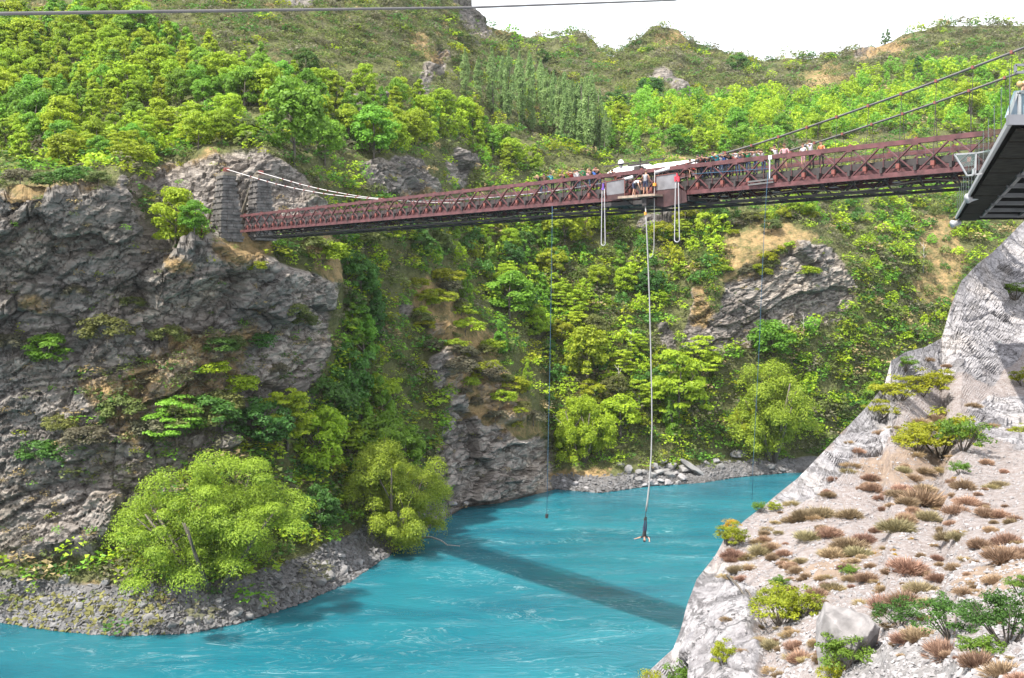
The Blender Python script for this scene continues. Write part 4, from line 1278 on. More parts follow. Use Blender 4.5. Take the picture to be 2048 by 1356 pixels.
DARKSCRUB = [
    [(-290, -420), (900, -420), (960, 30), (1010, 110), (900, 215), (760, 190), (640, 195), (540, 170), (420, 120), (330, 80), (200, 20), (-290, 20)],
    [(200, 190), (480, 190), (470, 260), (320, 255), (200, 300)],
    [(1060, 70), (1240, 80), (1360, 40), (1700, 90), (2330, 30), (2330, 145), (1850, 135), (1660, 190), (1500, 185), (1400, 200), (1300, 190), (1180, 200), (1080, 160)],
]
items = []
n_try = 0
gr = np.random.default_rng(5)
while len(items) < 10500 and n_try < 40000:
    n_try += 1
    x = gr.uniform(-250, 2300); i, _ = A._ij(x, 500)
    yb, yt = np.interp(x, A.xs, A.yb), np.interp(x, A.xs, A.yt)
    y = gr.uniform(max(yt, -60), yb)
    rk, gs, gv = A.value(A.rock, x, y), A.value(A.grass, x, y), A.value(A.gravel, x, y)
    keep = 1.0
    if rk > 0.5: keep = 0.17
    if gs > 0.4: keep = min(keep, 0.36)
    if gv > 0.4: keep = 0.05
    if gr.random() > keep:
        continue
    p = A.at(x, y)
    dark = any(inside(pl, np.array([x]), np.array([y]))[0] for pl in DARKSCRUB)
    if rk > 0.5 or gs > 0.5:
        h = gr.uniform(0.4, 1.1); mi = gr.choice([3, 4, 6, 1, 5], p=[.22, .2, .42, .08, .08])
    elif dark:
        h = gr.uniform(1.0, 2.5); mi = gr.choice([3, 4, 2, 5, 0], p=[.40, .32, .16, .06, .06])
    else:
        h = gr.uniform(0.8, 2.7); mi = gr.choice([0, 1, 2, 3, 4, 5, 6], p=[.22, .14, .20, .20, .12, .07, .05])
    h *= p[1] / 200 if p[1] > 200 else 1.0
    items.append((tuple(p - np.array([0, 0, 0.15])), h, h * gr.uniform(1.0, 1.7), int(mi), 'bush'))
n_try = 0
while n_try < 5200:
    n_try += 1
    x = gr.uniform(300, 2200); yt = np.interp(x, A.xs, A.yt)
    y = gr.uniform(max(yt, -30), max(yt, -30) + 160)
    if not any(inside(pl, np.array([x]), np.array([y]))[0] for pl in DARKSCRUB) or A.value(A.rock, x, y) > .5:
        continue
    p = A.at(x, y); h = gr.uniform(.9, 2.3) * p[1] / 330
    items.append((tuple(p - np.array([0, 0, .15])), h, h * gr.uniform(1.2, 1.9), int(gr.choice([3, 4, 2, 6], p=[.42, .33, .18, .07])), 'bush'))
LOWCLIFF = [(130, 760), (330, 700), (520, 640), (660, 640), (650, 800), (520, 920), (300, 1010), (140, 960)]
n_try = 0
while n_try < 900:
    n_try += 1
    x, y = gr.uniform(60, 660), gr.uniform(600, 1080)
    if inside(LOWCLIFF, np.array([x]), np.array([y]))[0] and gr.random() < .75:
        p = A.at(x, y); h = gr.uniform(.5, 1.5)
        items.append((tuple(p - np.array([0, 0, .15])), h, h * gr.uniform(1.2, 2), int(gr.choice([3, 4, 6, 2, 1], p=[.32, .38, .12, .1, .08])), 'bush'))
print('scrub', len(items), n_try)
tag(baked(items, {'bush': 68}, 'undergrowth', [M[k] for k in PAL], g), 'low scrub and tussock covering the gorge sides and hills', 'undergrowth', kind='stuff')


# ------------------------------------------------------------------ the suspension bridge
BX, BY = -31.85, 119.3                       # far end of the near truss
UX, UY = 0.6657, -0.7463                     # along the bridge towards the viewer's bank
NX, NY = 0.7463, 0.6657                      # across it, away from the viewer
BROT = math.atan2(UY, UX)
PITCH, NPAN, WID = 2.07, 44, 4.8
ZB, ZT = 42.30, 44.42                        # underside of bottom chord, top of top chord
ZD = 43.25                                   # deck
LEN = PITCH * NPAN


def BW(s, n, z):
    return (BX + UX * s + NX * n, BY + UY * s + NY * n, z)


def s_of_x(x, n=0.0):
    k = (x - CX) / F
    x0, y0 = BX + NX * n, BY + NY * n
    return (k * y0 - x0) / (UX - UY * k)


bridge = empty('suspension_bridge', (BX, BY, 0), BROT)
tag(bridge, 'old maroon suspension bridge with crossed lattice trusses spanning the gorge', 'bridge')
# rising and falling braces are shared by all panels
hz = ZT - ZB - 0.3
mb = MB(); mb.bar((0, 0, 0), (PITCH, 0, hz), 0.06, 0.15, (0, 1, 0)); brace_up = mb.mesh('diagonal_brace', M['maroon'])
mb = MB(); mb.bar((0, 0.03, hz), (PITCH, 0.03, 0), 0.06, 0.15, (0, 1, 0)); brace_dn = mb.mesh('diagonal_brace', M['maroon'])
mb = MB(); mb.box((0, 0, 0), (0.22, 0.18, 0.28)); mb.box((0.02, 0, -0.2), (0.1, 0.1, 0.14)); block_me = mb.mesh('hanger_block', M['rust'])
mb = MB(); mb.box((0, 0, 0), (0.16, WID + 0.5, 0.34)); beam_me = mb.mesh('cross_beam', M['dark_steel'])
mb = MB(); mb.box((0, 0, 0), (0.16, 0.24, 0.07)); mb.box((0, 0, 0.05), (0.07, 0.07, 0.06)); cap_me = mb.mesh('node_cap', M['rust'])
for n in (0.0, WID):
    mb = MB(); mb.box((LEN / 2 + 1, n, ZT - 0.14), (LEN + 4, 0.26, 0.28))
    for i in range(0, NPAN + 1, 1):
        mb.box((i * PITCH, n - 0.136, ZT - 0.31), (0.34, 0.03, 0.14))
    link('top_chord', mb.mesh('top_chord', M['maroon']), bridge)
    mb = MB(); mb.box((LEN / 2 + 1, n, ZB + 0.14), (LEN + 4, 0.26, 0.28))
    link('bottom_chord', mb.mesh('bottom_chord', M['maroon']), bridge)
    for i in range(NPAN + 1):
        link('diagonal_brace', brace_up, bridge, (i * PITCH, n - 0.05, ZB + 0.15))
        link('diagonal_brace', brace_dn, bridge, (i * PITCH, n - 0.02, ZB + 0.15))
        if i % 2 == 0:
            link('node_cap', cap_me, bridge, (i * PITCH, n, ZT + 0.035))
# main cables, their clamps, the hangers and the sockets at their feet
CAB = [(453.7, 338.6), (541, 365), (586, 376), (650, 388), (742, 398), (826, 401.5), (903, 400), (991, 395), (1098, 384), (1210, 366), (1300, 347), (1400, 320), (1499, 293.7), (1607, 258), (1732, 214), (1869, 164.5), (2028, 104)]
cs, ch = [], []
for x, y in CAB:
    q = s_of_x(x, 0.3)
    Z = BY + NY * 0.3 + UY * q
    cs.append(q); ch.append(CZ + (HY - y) / F * Z)
slope = (ch[-1] - ch[-2]) / (cs[-1] - cs[-2])
cs += [cs[-1] + 6, cs[-1] + 13.5]; ch += [ch[-1] + slope * 6.4, ch[-1] + slope * 15.5]
cf = np.polyfit(cs, ch, 6)
cab_s = np.linspace(cs[0], cs[-1], 90)
cab_h = np.interp(cab_s, cs, ch)
for _ in range(3):
    cab_h[1:-1] = (cab_h[:-2] + 2 * cab_h[1:-1] + cab_h[2:]) / 4


def cab_z(q):
    return float(np.interp(q, cab_s, cab_h))


mid_s = s_of_x(1120)
for n0, sg in ((0.28, -1), (WID - 0.28, 1)):
    for lo, hi, mat, rad in ((cab_s[0], s_of_x(1230), 'cable_white', 0.036), (s_of_x(1230), cab_s[-1], 'cable_grey', 0.055)):
        qs = np.linspace(lo, hi, 50)
        mb = MB()
        for dn in (-0.052, 0.052):
            mb.tube([(q, n0 + dn, cab_z(q)) for q in qs], rad, 6)
        link('main_cable', mb.mesh('main_cable', M[mat], smooth=True), bridge)
    mbk = MB(); mbk.box((0, 0, 0), (0.13, 0.30, 0.17)); clamp = mbk.mesh('cable_clamp', M['rust'])
    for i in range(NPAN):
        q = (i + 0.5) * PITCH
        z = cab_z(q)
        link('hanger_block', block_me, bridge, (q, n0 - sg * -0.36 if False else n0 + sg * 0.44, ZB + 0.62))
        if z > ZB + 1.0:
            mb = MB(); mb.bar((q, n0, z), (q, n0 + sg * 0.42, ZB + 0.75), 0.026, 0.026)
            link('hanger_rod', mb.mesh('hanger_rod', M['dark_steel']), bridge)
        link('cable_clamp', clamp, bridge, (q, n0, z), (0, 0.0, 0))
    rodm = MB(); rodm.box((0, 0, 0), (0.04, 0.04, ZT - ZB - 0.5)); rod = rodm.mesh('vertical_rod', M['maroon'])
    for i in range(NPAN + 1):
        link('vertical_rod', rod, bridge, (i * PITCH, (0 if sg < 0 else WID) + 0.08, (ZT + ZB) / 2))
for i in range(NPAN + 1):
    link('cross_beam', beam_me, bridge, (i * PITCH, WID / 2, ZB + 0.46))
mb = MB()
for j in range(14):
    mb.box((LEN / 2, 0.35 + j * (WID - 0.7) / 13, ZD - 0.05), (LEN, 0.28, 0.08))
link('deck', mb.mesh('deck', M['deck']), bridge)
mb = MB()
for n in (0.22, WID - 0.22):
    mb.box((LEN / 2, n, ZD - 0.14), (LEN, 0.10, 0.42))
link('deck_edge', mb.mesh('deck_edge', M['dark_steel']), bridge)
mb = MB()
for n in (0.22, WID - 0.22):
    mb.box((LEN / 2, n, ZB + 0.44), (LEN, 0.05, 0.26))
link('edge_girder', mb.mesh('edge_girder', M['maroon']), bridge)
# dark bracing hung under the deck
mb = MB()
for n in (1.1, WID - 1.1):
    mb.bar((0, n, ZB - 0.62), (LEN, n, ZB - 0.62), 0.16, 0.17)
    for i in range(NPAN):
        q = i * PITCH
        mb.bar((q, n, ZB + 0.3), (q + PITCH / 2, n, ZB - 0.6), 0.07, 0.09)
        mb.bar((q + PITCH / 2, n, ZB - 0.6), (q + PITCH, n, ZB + 0.3), 0.07, 0.09)
for i in range(NPAN + 1):
    mb.bar((i * PITCH, 0.1, ZB + 0.05), (i * PITCH, 1.1, ZB - 0.62), 0.06, 0.06)
    mb.bar((i * PITCH, 1.1, ZB - 0.6), (i * PITCH, WID - 1.1, ZB - 0.6), 0.09, 0.09)
link('under_bracing', mb.mesh('under_bracing', M['dark_steel']), bridge)
mb = MB()
mb.tube([(q, 0.9, ZB - 0.38 + 0.16 * math.cos(q / PITCH * math.pi * 0.5)) for q in np.linspace(0, LEN, 180)], 0.035, 4)
link('wind_cable', mb.mesh('wind_cable', M['concrete']), bridge)
# thin mesh fence along the walkway behind the near truss
mb = MB()
for j in range(5):
    mb.bar((0, WID - 0.5, ZD + 0.3 + j * 0.25), (LEN, WID - 0.5, ZD + 0.3 + j * 0.25), 0.012, 0.012)
for i in range(NPAN * 4):
    mb.bar((i * PITCH / 4, WID - 0.5, ZD + 0.05), (i * PITCH / 4, WID - 0.5, ZD + 1.35), 0.012, 0.012)
link('walkway_fence', mb.mesh('walkway_fence', M['cable_grey']), bridge)
ledge = MB(); ledge.box((0, 0, 0), (0.5, 0.34, 0.05)); plate = ledge.mesh('pale_plate', M['screen'])
for i in range(0, NPAN, 1):
    if i % 2:
        link('junction_plate', plate, bridge, (i * PITCH + 0.4, 1.0, ZB - 0.2))


# ---- stone towers carrying the cables
def tower(s, n, z0, label, seed, hgt):
    g2 = np.random.default_rng(seed)
    o = empty('stone_tower', BW(s, n, z0), BROT)
    z, k = 0.0, 0
    ncourse = 22
    ch_ = hgt / ncourse
    while k < ncourse:
        t = k / (ncourse - 1)
        wx = 3.1 - 1.5 * t + 0.28 * ((ncourse - k) % 2); wy = 2.9 - 1.35 * t + 0.28 * ((ncourse - k) % 2)
        mb = MB()
        nb = max(2, int(wx / 0.62))
        for side in range(4):
            L = wx if side % 2 == 0 else wy
            m = max(2, int(L / 0.6))
            off = 0.25 * (k % 2)
            edges = np.linspace(-L / 2, L / 2, m + 1); edges[1:-1] += off * L / m + g2.uniform(-0.08, 0.08, m - 1)
            for e in range(m):
                a, b2 = edges[e], edges[e + 1]
                out = g2.uniform(-0.06, 0.07)
                c = (a + b2) / 2
                d = 0.5
                hgt_ = ch_ * g2.uniform(0.84, 0.96)
                zc = (k + 0.5) * ch_
                if side == 0: mb.box((c, -wy / 2 + d / 2 - out, zc), (b2 - a - 0.035, d, hgt_))
                if side == 2: mb.box((c, wy / 2 - d / 2 + out, zc), (b2 - a - 0.035, d, hgt_))
                if side == 1: mb.box((wx / 2 - d / 2 + out, c, zc), (d, b2 - a - 0.035, hgt_))
                if side == 3: mb.box((-wx / 2 + d / 2 - out, c, zc), (d, b2 - a - 0.035, hgt_))
        mb.box((0, 0, (k + 0.5) * ch_), (wx - 0.7, wy - 0.7, ch_ * 0.99))
        link('stone_course', mb.mesh('stone_course', M['stone_block']), o)
        k += 1
    mb = MB(); mb.box((0, 0, hgt + 0.16), (2.0, 1.7, 0.32)); mb.box((0.2, 0, hgt + 0.40), (1.2, 1.2, 0.16))
    link('cap_stone', mb.mesh('cap_stone', M['concrete']), o)
    mb = MB(); mb.box((0, 0, hgt + 0.62), (0.8, 0.5, 0.28)); mb.tube([(0, -0.32, hgt + 0.82), (0, 0.32, hgt + 0.82)], 0.24, 10)
    link('cable_saddle', mb.mesh('cable_saddle', M['rust']), o)
    tag(o, label, 'tower')
    return o


T_TOP = ch[0] - 0.85
tower(cs[0] - 0.1, 0.28, 41.3, 'taller stepped stone bridge tower beside the lush lime tree', 3, T_TOP - 41.3)
tower(cs[0] - 0.1, WID + 0.1, 41.6, 'stepped stone bridge tower standing behind the maroon truss end', 4, T_TOP - 41.6)
for n in (0.28, WID - 0.28):
    q0 = cs[0]
    mb = MB()
    mb.tube([(q0, n, ch[0]), (q0 - 1.0, n, ch[0] - 0.5), (q0 - 7.4, n, 41.3)], 0.21, 8)
    link('backstay', mb.mesh('backstay', M['concrete']), bridge)


# ------------------------------------------------------------------ the jump station at mid-span
def station_part(name, mb, *mats, smooth=False):
    return link(name, mb.mesh(name, *mats, smooth=smooth), station)


station = empty('jump_station', (BX, BY, 0), BROT)
tag(station, 'bungy jump station with white canopy and grey side screens on the bridge', 'jump station')


def zy(y, s, n):
    Z = BY + UY * s + NY * n
    return CZ + (HY - y) / F * Z


# white canopy: two shallow sheets on a frame, with a folded end
n1, n2, n3 = 1.3, 2.7, 4.1
sA, sB, sC, sD = s_of_x(1196, n1), s_of_x(1240, n1), s_of_x(1282, n1), s_of_x(1398, n1)
zA, zB_, zD_ = zy(352, sA, n1), zy(349, sB, n1), zy(333, sD, n1)
for a, b2, za, zb, hump in ((sA, sC, zA - 0.1, zy(345, sC, n1), 0.95), (s_of_x(1278, n1), sD, zy(346, s_of_x(1278, n1), n1), zD_, 0.85)):
    mb = MB()
    ns = 9
    V1, F1 = [], []
    for j in range(ns + 1):
        t = j / ns
        q = a + (b2 - a) * t
        zz = za + (zb - za) * t
        end = min(1, t * 5, (1 - t) * 7 + 0.35) if a == sA else min(1, t * 8 + 0.4, (1 - t) * 4 + 0.15)
        for nn, hh in ((n1, 0), (n1 + 0.5, 0.52), (n2, 0.86), (n3 - 0.4, 0.6), (n3, 0.1)):
            V1.append((q, nn, zz + hh * hump * end))
    for j in range(ns):
        for k2 in range(4):
            i0 = j * 5 + k2
            F1.append((i0, i0 + 1, i0 + 6, i0 + 5))
    mb.add(V1, F1)
    o = station_part('canopy_sheet', mb, M['white_cloth'], smooth=True)
    sol = o.modifiers.new('thickness', 'SOLIDIFY'); sol.thickness = 0.03
mb = MB()
for q in np.linspace(sA + 0.6, sD - 0.4, 7):
    zz = zA + (zD_ - zA) * (q - sA) / (sD - sA)
    mb.bar((q, n1 + 0.05, ZD), (q, n1 + 0.05, zz - 0.02), 0.06, 0.06)
    mb.bar((q, n3 - 0.05, ZD), (q, n3 - 0.05, zz + 0.05), 0.06, 0.06)
    mb.bar((q, n1, zz - 0.05), (q, n3, zz - 0.02), 0.06, 0.06)
mb.bar((sA, n1, zA - 0.12), (sD, n1, zD_ - 0.08), 0.07, 0.07)
station_part('canopy_frame', mb, M['dark_steel'])
# dark hoist beam and winch over the gap
mb = MB()
qa, qb = s_of_x(1208, 1.0), s_of_x(1330, 1.0)
mb.bar((qa, 1.0, zy(333, qa, 1.0)), (qb, 1.0, zy(317, qb, 1.0)), 0.07, 0.09)
qw = s_of_x(1277, 0.7)
mb.box((qw, 0.75, zy(338, qw, 0.7)), (0.55, 0.5, 0.42)); mb.box((qw + 0.35, 0.7, zy(341, qw, 0.7)), (0.5, 0.35, 0.3))
mb.tube([(qw - 0.35, 0.5, zy(343, qw, .7)), (qw - 0.35, 1.0, zy(343, qw, .7))], 0.16, 10)
mb.bar((qw, 0.9, zy(316, qw, .9)), (qw, 0.9, zy(345, qw, .9)), 0.07, 0.07)
mb.bar((qw - 1.1, 0.8, zy(331, qw - 1, .8)), (qw + 0.9, 0.8, zy(328, qw, .8)), 0.1, 0.16)
station_part('hoist', mb, M['dark_steel'])
mb = MB()
qc = s_of_x(1242, 0.9)
mb.tube([(qc, 0.9, zy(328, qc, .9)), (qc, 0.9, zy(325, qc, .9)), (qc, 0.9, zy(321, qc, .9)), (qc, .9, zy(319, qc, .9))], [0.22, 0.24, 0.16, 0.05], 12)
mb.cur = 1
mb.tube([(qc, 0.9, zy(330.5, qc, .9)), (qc, 0.9, zy(328, qc, .9))], 0.17, 10)
mb.cur = 2
mb.tube([(qc, 0.9, zy(336, qc, .9)), (qc, 0.9, zy(330.5, qc, .9))], 0.14, 10)
station_part('camera_dome', mb, M['white_cloth'], M['black'], M['screen'], smooth=False)


def quad_px(name, pts, n, mats, thick=0.05, parent=None, frame=None):
    """a sheet standing in the plane of the truss at offset n, corners given as photo pixels"""
    mb = MB()
    w = []
    for x, y in pts:
        q = s_of_x(x, n)
        w.append((q, zy(y, q, n)))
    vs = [(q, n, z) for q, z in w] + [(q, n + thick, z) for q, z in w]
    k = len(w)
    fs = [tuple(range(k)), tuple(range(2 * k - 1, k - 1, -1))] + [(i, i + k, (i + 1) % k + k, (i + 1) % k) for i in range(k)]
    mb.add(vs, fs)
    o = link(name, mb.mesh(name, *mats), parent or station)
    return o


quad_px('side_screen', [(1212, 391), (1212, 364), (1248, 357), (1249.5, 386)], -0.75, [M['screen']])
quad_px('side_screen', [(1310, 381), (1311, 352), (1354, 345.5), (1356, 376)], -0.75, [M['screen']])
quad_px('kick_board', [(1211, 402), (1211, 391.2), (1249.5, 386.2), (1249.5, 396)], -0.74, [M['dark_maroon']])
quad_px('kick_board', [(1309, 412), (1310, 381.2), (1356, 376.2), (1372, 384), (1374, 404), (1330, 414)], -0.72, [M['dark_maroon']])
mb = MB()
for xa, ya, xb, yb in ((1212, 364, 1248, 357), (1311, 352, 1354, 345.5), (1212, 364, 1212, 396), (1249, 357, 1249.8, 396), (1311, 350, 1310, 402), (1355, 346, 1356, 392)):
    qa, qb = s_of_x(xa, -0.78), s_of_x(xb, -0.78)
    mb.bar((qa, -0.78, zy(ya, qa, -.78)), (qb, -0.78, zy(yb, qb, -.78)), 0.04, 0.04)
station_part('screen_frame', mb, M['rust'])
# silver sleeves over the cable beside the gap
for x0, y0, x1, y1 in ((1245, 360, 1266, 354), (1312, 345, 1340, 336.5)):
    mb = MB()
    qa, qb = s_of_x(x0, -0.1), s_of_x(x1, -0.1)
    mb.tube([(qa, -0.1, zy(y0, qa, -.1)), (qb, -0.1, zy(y1, qb, -.1))], 0.13, 10)
    station_part('cable_sleeve', mb, M['silver'], smooth=True)
# jump planks on brackets outside the truss
for x0, x1, y, th, nn, wd in ((1243, 1282, 395.5, 0.17, -1.35, 0.8), (1279, 1318, 392.5, 0.15, -1.2, 0.9)):
    qa, qb = s_of_x(x0, nn), s_of_x(x1, nn)
    mb = MB(); mb.bar((qa, nn, zy(y, qa, nn)), (qb, nn, zy(y - 2.5, qb, nn)), wd, th)
    station_part('jump_plank', mb, M['plank'])
mb = MB()
for x in (1252, 1284, 1312):
    q = s_of_x(x, -0.8)
    mb.bar((q, 0.2, ZB - 0.05), (q, -1.5, ZB + 0.05), 0.1, 0.14)
    mb.bar((q, 0.2, ZB - 0.5), (q, -1.2, ZB), 0.08, 0.08)
q = s_of_x(1291, -1.2)
mb.box((q, -1.2, zy(404, q, -1.2)), (0.42, 0.3, 0.55))
station_part('plank_bracket', mb, M['dark_steel'])
mb = MB()
for x, y0, y1 in ((1254, 396, 362), (1270, 396, 366), (1303, 392, 352), (1308, 392, 346)):
    q = s_of_x(x, 0.3)
    mb.bar((q, 0.3, zy(y0, q, .3)), (q, 0.3, zy(y1, q, .3)), 0.06, 0.06)
for x0, y0, x1, y1 in ((1254, 366, 1282, 361), (1254, 374, 1282, 369), (1298, 358, 1310, 372), (1300, 365, 1310, 362)):
    qa, qb = s_of_x(x0, 0.6), s_of_x(x1, 0.6)
    mb.bar((qa, 0.6, zy(y0, qa, .6)), (qb, 0.6, zy(y1, qb, .6)), 0.08, 0.08)
for (x, y, sx, sz) in ((1262, 371, .7, .45), (1276, 372, .6, .4), (1305, 368, .5, 1.0)):
    q = s_of_x(x, 1.2)
    mb.box((q, 1.2, zy(y, q, 1.2)), (sx, .4, sz))
station_part('gear_rack', mb, M['dark_steel'])
# dark underside of the station
mb = MB()
qa, qb = s_of_x(1205), s_of_x(1380)
mb.box(((qa + qb) / 2, 1.6, ZB - 0.25), (qb - qa, 3.4, 0.3))
qa, qb = s_of_x(1310), s_of_x(1366)
mb.box(((qa + qb) / 2, 0.4, ZB - 0.45), (qb - qa, 1.8, 0.3))
station_part('station_floor', mb, M['dark_steel'])


# ------------------------------------------------------------------ ropes and cords
def rope(name, pts, rad, mat, label, cat='cord', group=None, sides=6, parts=()):
    mb = MB(); mb.tube(pts, rad, sides)
    o = link(name, mb.mesh(name, M[mat], smooth=True))
    tag(o, label, cat, group)
    return o


def bpx(x, y, n):
    q = s_of_x(x, n)
    return BW(q, n, zy(y, q, n))


def loop_cord(x, ytop, ybot, wpx, n, label, web, knot):
    pts = []
    hw = wpx / 2
    for j in range(10):
        t = j / 9
        pts.append(bpx(x - hw * (0.55 + 0.45 * t), ytop + (ybot - hw - ytop) * t, n))
    for j in range(1, 8):
        an = math.pi * j / 8
        pts.append(bpx(x - hw * math.cos(an), ybot - hw + hw * math.sin(an), n))
    for j in range(10):
        t = 1 - j / 9
        pts.append(bpx(x + hw * (0.55 + 0.45 * t), ytop + (ybot - hw - ytop) * t, n))
    o = rope('bungy_cord_loop', pts, 0.034, 'white_rope', label, 'bungy cord')
    mb = MB()
    a, b2 = bpx(x, ytop - 11, n), bpx(x, ytop + 2, n)
    mb.tube([a, b2], 0.07, 6)
    if knot:
        for dx in (-hw * 0.6, hw * 0.6):
            mb.tube([bpx(x + dx, ytop - 5, n), bpx(x + dx, ytop + 5, n)], 0.09, 8)
    else:
        mb.tube([bpx(x, ytop - 2, n), bpx(x, ytop + 2, n)], 0.13, 8)
    link('webbing', mb.mesh('webbing', M[web]), o)
    return o


loop_cord(1206.5, 378, 491, 8, -1.0, 'long white bungy cord hanging in a loop beside the plain grey screen', 'purple', False)
loop_cord(1354, 358, 484, 10, -1.0, 'white bungy cord loop with red webbing hanging beside the canopy end', 'red_web', True)
# the cord in use
JX, JY = 1289, 1036
jd = bpx(1291, 400, -1.2)[1]


def jp(x, y, dz=0.0):
    q = P(x, y, jd + dz)
    return tuple(q)


cordpts = [bpx(1291, 412, -1.2), jp(1293, 455), jp(1296, 520), jp(1299, 600), jp(1301.5, 700), jp(1303.5, 790), jp(1304, 850), jp(1302.5, 910), jp(1298.5, 970), jp(1294.5, 1005), jp(1292, 1022)]
jump_cord = rope('bungy_line', cordpts, [0.05] * 7 + [0.055, 0.06, 0.065, 0.07], 'grey_rope', 'long stretched bungy cord from the jump planks down to the hanging jumper', 'bungy cord')
mb = MB(); mb.tube([bpx(1290.5, 424, -1.2), bpx(1291, 430, -1.2)], 0.09, 8); link('clamp', mb.mesh('clamp', M['orange_fit']), jump_cord)
mb = MB(); mb.tube([bpx(1290.5, 398, -1.2), bpx(1290.8, 412, -1.2)], 0.16, 8); link('cord_sleeve', mb.mesh('cord_sleeve', M['black']), jump_cord)
# retrieval line: drops from the screen post and turns up again behind the cord
o = rope('retrieval_line', [bpx(1309.5, 340, -0.9), bpx(1309, 372, -0.9), bpx(1308.5, 440, -0.9), bpx(1308, 495, -0.9), bpx(1305, 512, -0.9), bpx(1300, 516, -0.95), bpx(1296, 506, -1.0), bpx(1295, 480, -1.05), bpx(1292.5, 440, -1.1)], 0.032, 'grey_rope',
     'thin pale line looping down beside the long bungy cord from the orange pulley', 'rope')
mb = MB(); mb.tube([bpx(1309.4, 366, -0.9), bpx(1309.3, 372, -0.9)], 0.13, 8); link('pulley', mb.mesh('pulley', M['orange_fit']), o)
o = rope('blue_rope', [bpx(1104.5, 412, -0.2), bpx(1104, 470, -0.2), bpx(1102, 600, -0.2), bpx(1099.5, 750, -0.2), bpx(1097, 850, -0.2), bpx(1095, 960, -0.2), bpx(1093.5, 1028, -0.2)], 0.021, 'blue_rope', 'thin blue rope hanging from the bridge down past the rock spur with a weight', 'rope')
mb = MB(); mb.tube([bpx(1093.5, 1028, -0.2), bpx(1093.3, 1036, -0.2)], 0.12, 8); link('rope_weight', mb.mesh('rope_weight', M['black']), o)
rope('blue_rope', [bpx(1536, 345, -0.6), bpx(1532, 400, -0.6), bpx(1528, 470, -0.6), bpx(1524, 560, -0.6), bpx(1519, 680, -0.6), bpx(1512, 820, -0.6), bpx(1506, 930, -0.6), bpx(1504, 1000, -0.6)], 0.016, 'blue_rope', 'faint blue rope dropping from the white rail post to the river', 'rope')
rope('blue_rope', [bpx(1383, 348, -0.16), bpx(1420, 345.5, -0.16), bpx(1480, 341, -0.16), bpx(1536, 337, -0.16)], 0.022, 'blue_rope', 'thin blue line running level along the maroon truss past the onlookers', 'rope')
# white post fixed on the truss rail
mb = MB()
q = s_of_x(1540, -0.2)
mb.bar((q, -0.22, zy(357, q, -.2)), (q, -0.22, zy(318, q, -.2)), 0.09, 0.05); mb.box((q + 0.05, -0.24, zy(315, q, -.2)), (0.26, 0.06, 0.26))
tag(link('rail_post', mb.mesh('rail_post', M['silver'])), 'pale flat post with square head fixed to the maroon rail', 'post')
bpy.data.objects['rail_post'].location = (BX, BY, 0); bpy.data.objects['rail_post'].rotation_euler = (0, 0, BROT)
mb = MB()
for yy in (361, 367):
    qa, qb = s_of_x(1497, -0.2), s_of_x(1548, -0.2)
    mb.bar((qa, -0.25, zy(yy + 3, qa, -.2)), (qb, -0.25, zy(yy - 3, qb, -.2)), 0.06, 0.10)
o = tag(link('spare_pipes', mb.mesh('spare_pipes', M['cable_grey']), loc=(BX, BY, 0), rot=(0, 0, BROT)), 'two grey pipes lashed level along the maroon lattice below the pale post', 'pipes')
# steel wire across the top of the view
rope('overhead_wire', [(-18.0, 5.0, 37.2), (-6.24, 12.2, 39.31), (-0.85, 20, 41.55), (4.1, 25.2, 43.18), (12, 33.5, 46.8)], 0.024, 'cable_grey', 'taut steel wire slanting across the top of the view', 'wire')


# ------------------------------------------------------------------ people
def skin_mat(name, col):
    return plain(name, col, 0.6, vary=0.05)


SK = [skin_mat('fair_skin', (0.42, 0.24, 0.17)), skin_mat('tanned_skin', (0.32, 0.17, 0.11)), skin_mat('warm_skin', (0.38, 0.21, 0.145))]
CLOTH = {}


def cloth(c):
    if c not in CLOTH:
        cols = {'white': (.45, .44, .46), 'black': (.018, .018, .02), 'navy': (.022, .028, .06), 'red': (.32, .035, .03), 'orange': (.42, .13, .05), 'green': (.02, .18, .08), 'teal': (.03, .24, .28), 'blue': (.03, .10, .34), 'cyan': (.05, .34, .40),
                'grey': (.22, .22, .24), 'jeans': (.045, .065, .12), 'khaki': (.20, .165, .11), 'maroon': (.13, .02, .03), 'pink': (.4, .22, .24), 'brown': (.10, .06, .04)}
        CLOTH[c] = plain(c + '_cloth', cols[c], 0.85, vary=0.12, scale=8)
    return CLOTH[c]


HAIR = {'dark': plain('dark_hair', (.02, .014, .012), .6), 'brown': plain('brown_hair', (.07, .035, .02), .6), 'blond': plain('blond_hair', (.36, .24, .11), .6), 'red': plain('auburn_hair', (.13, .04, .02), .6)}

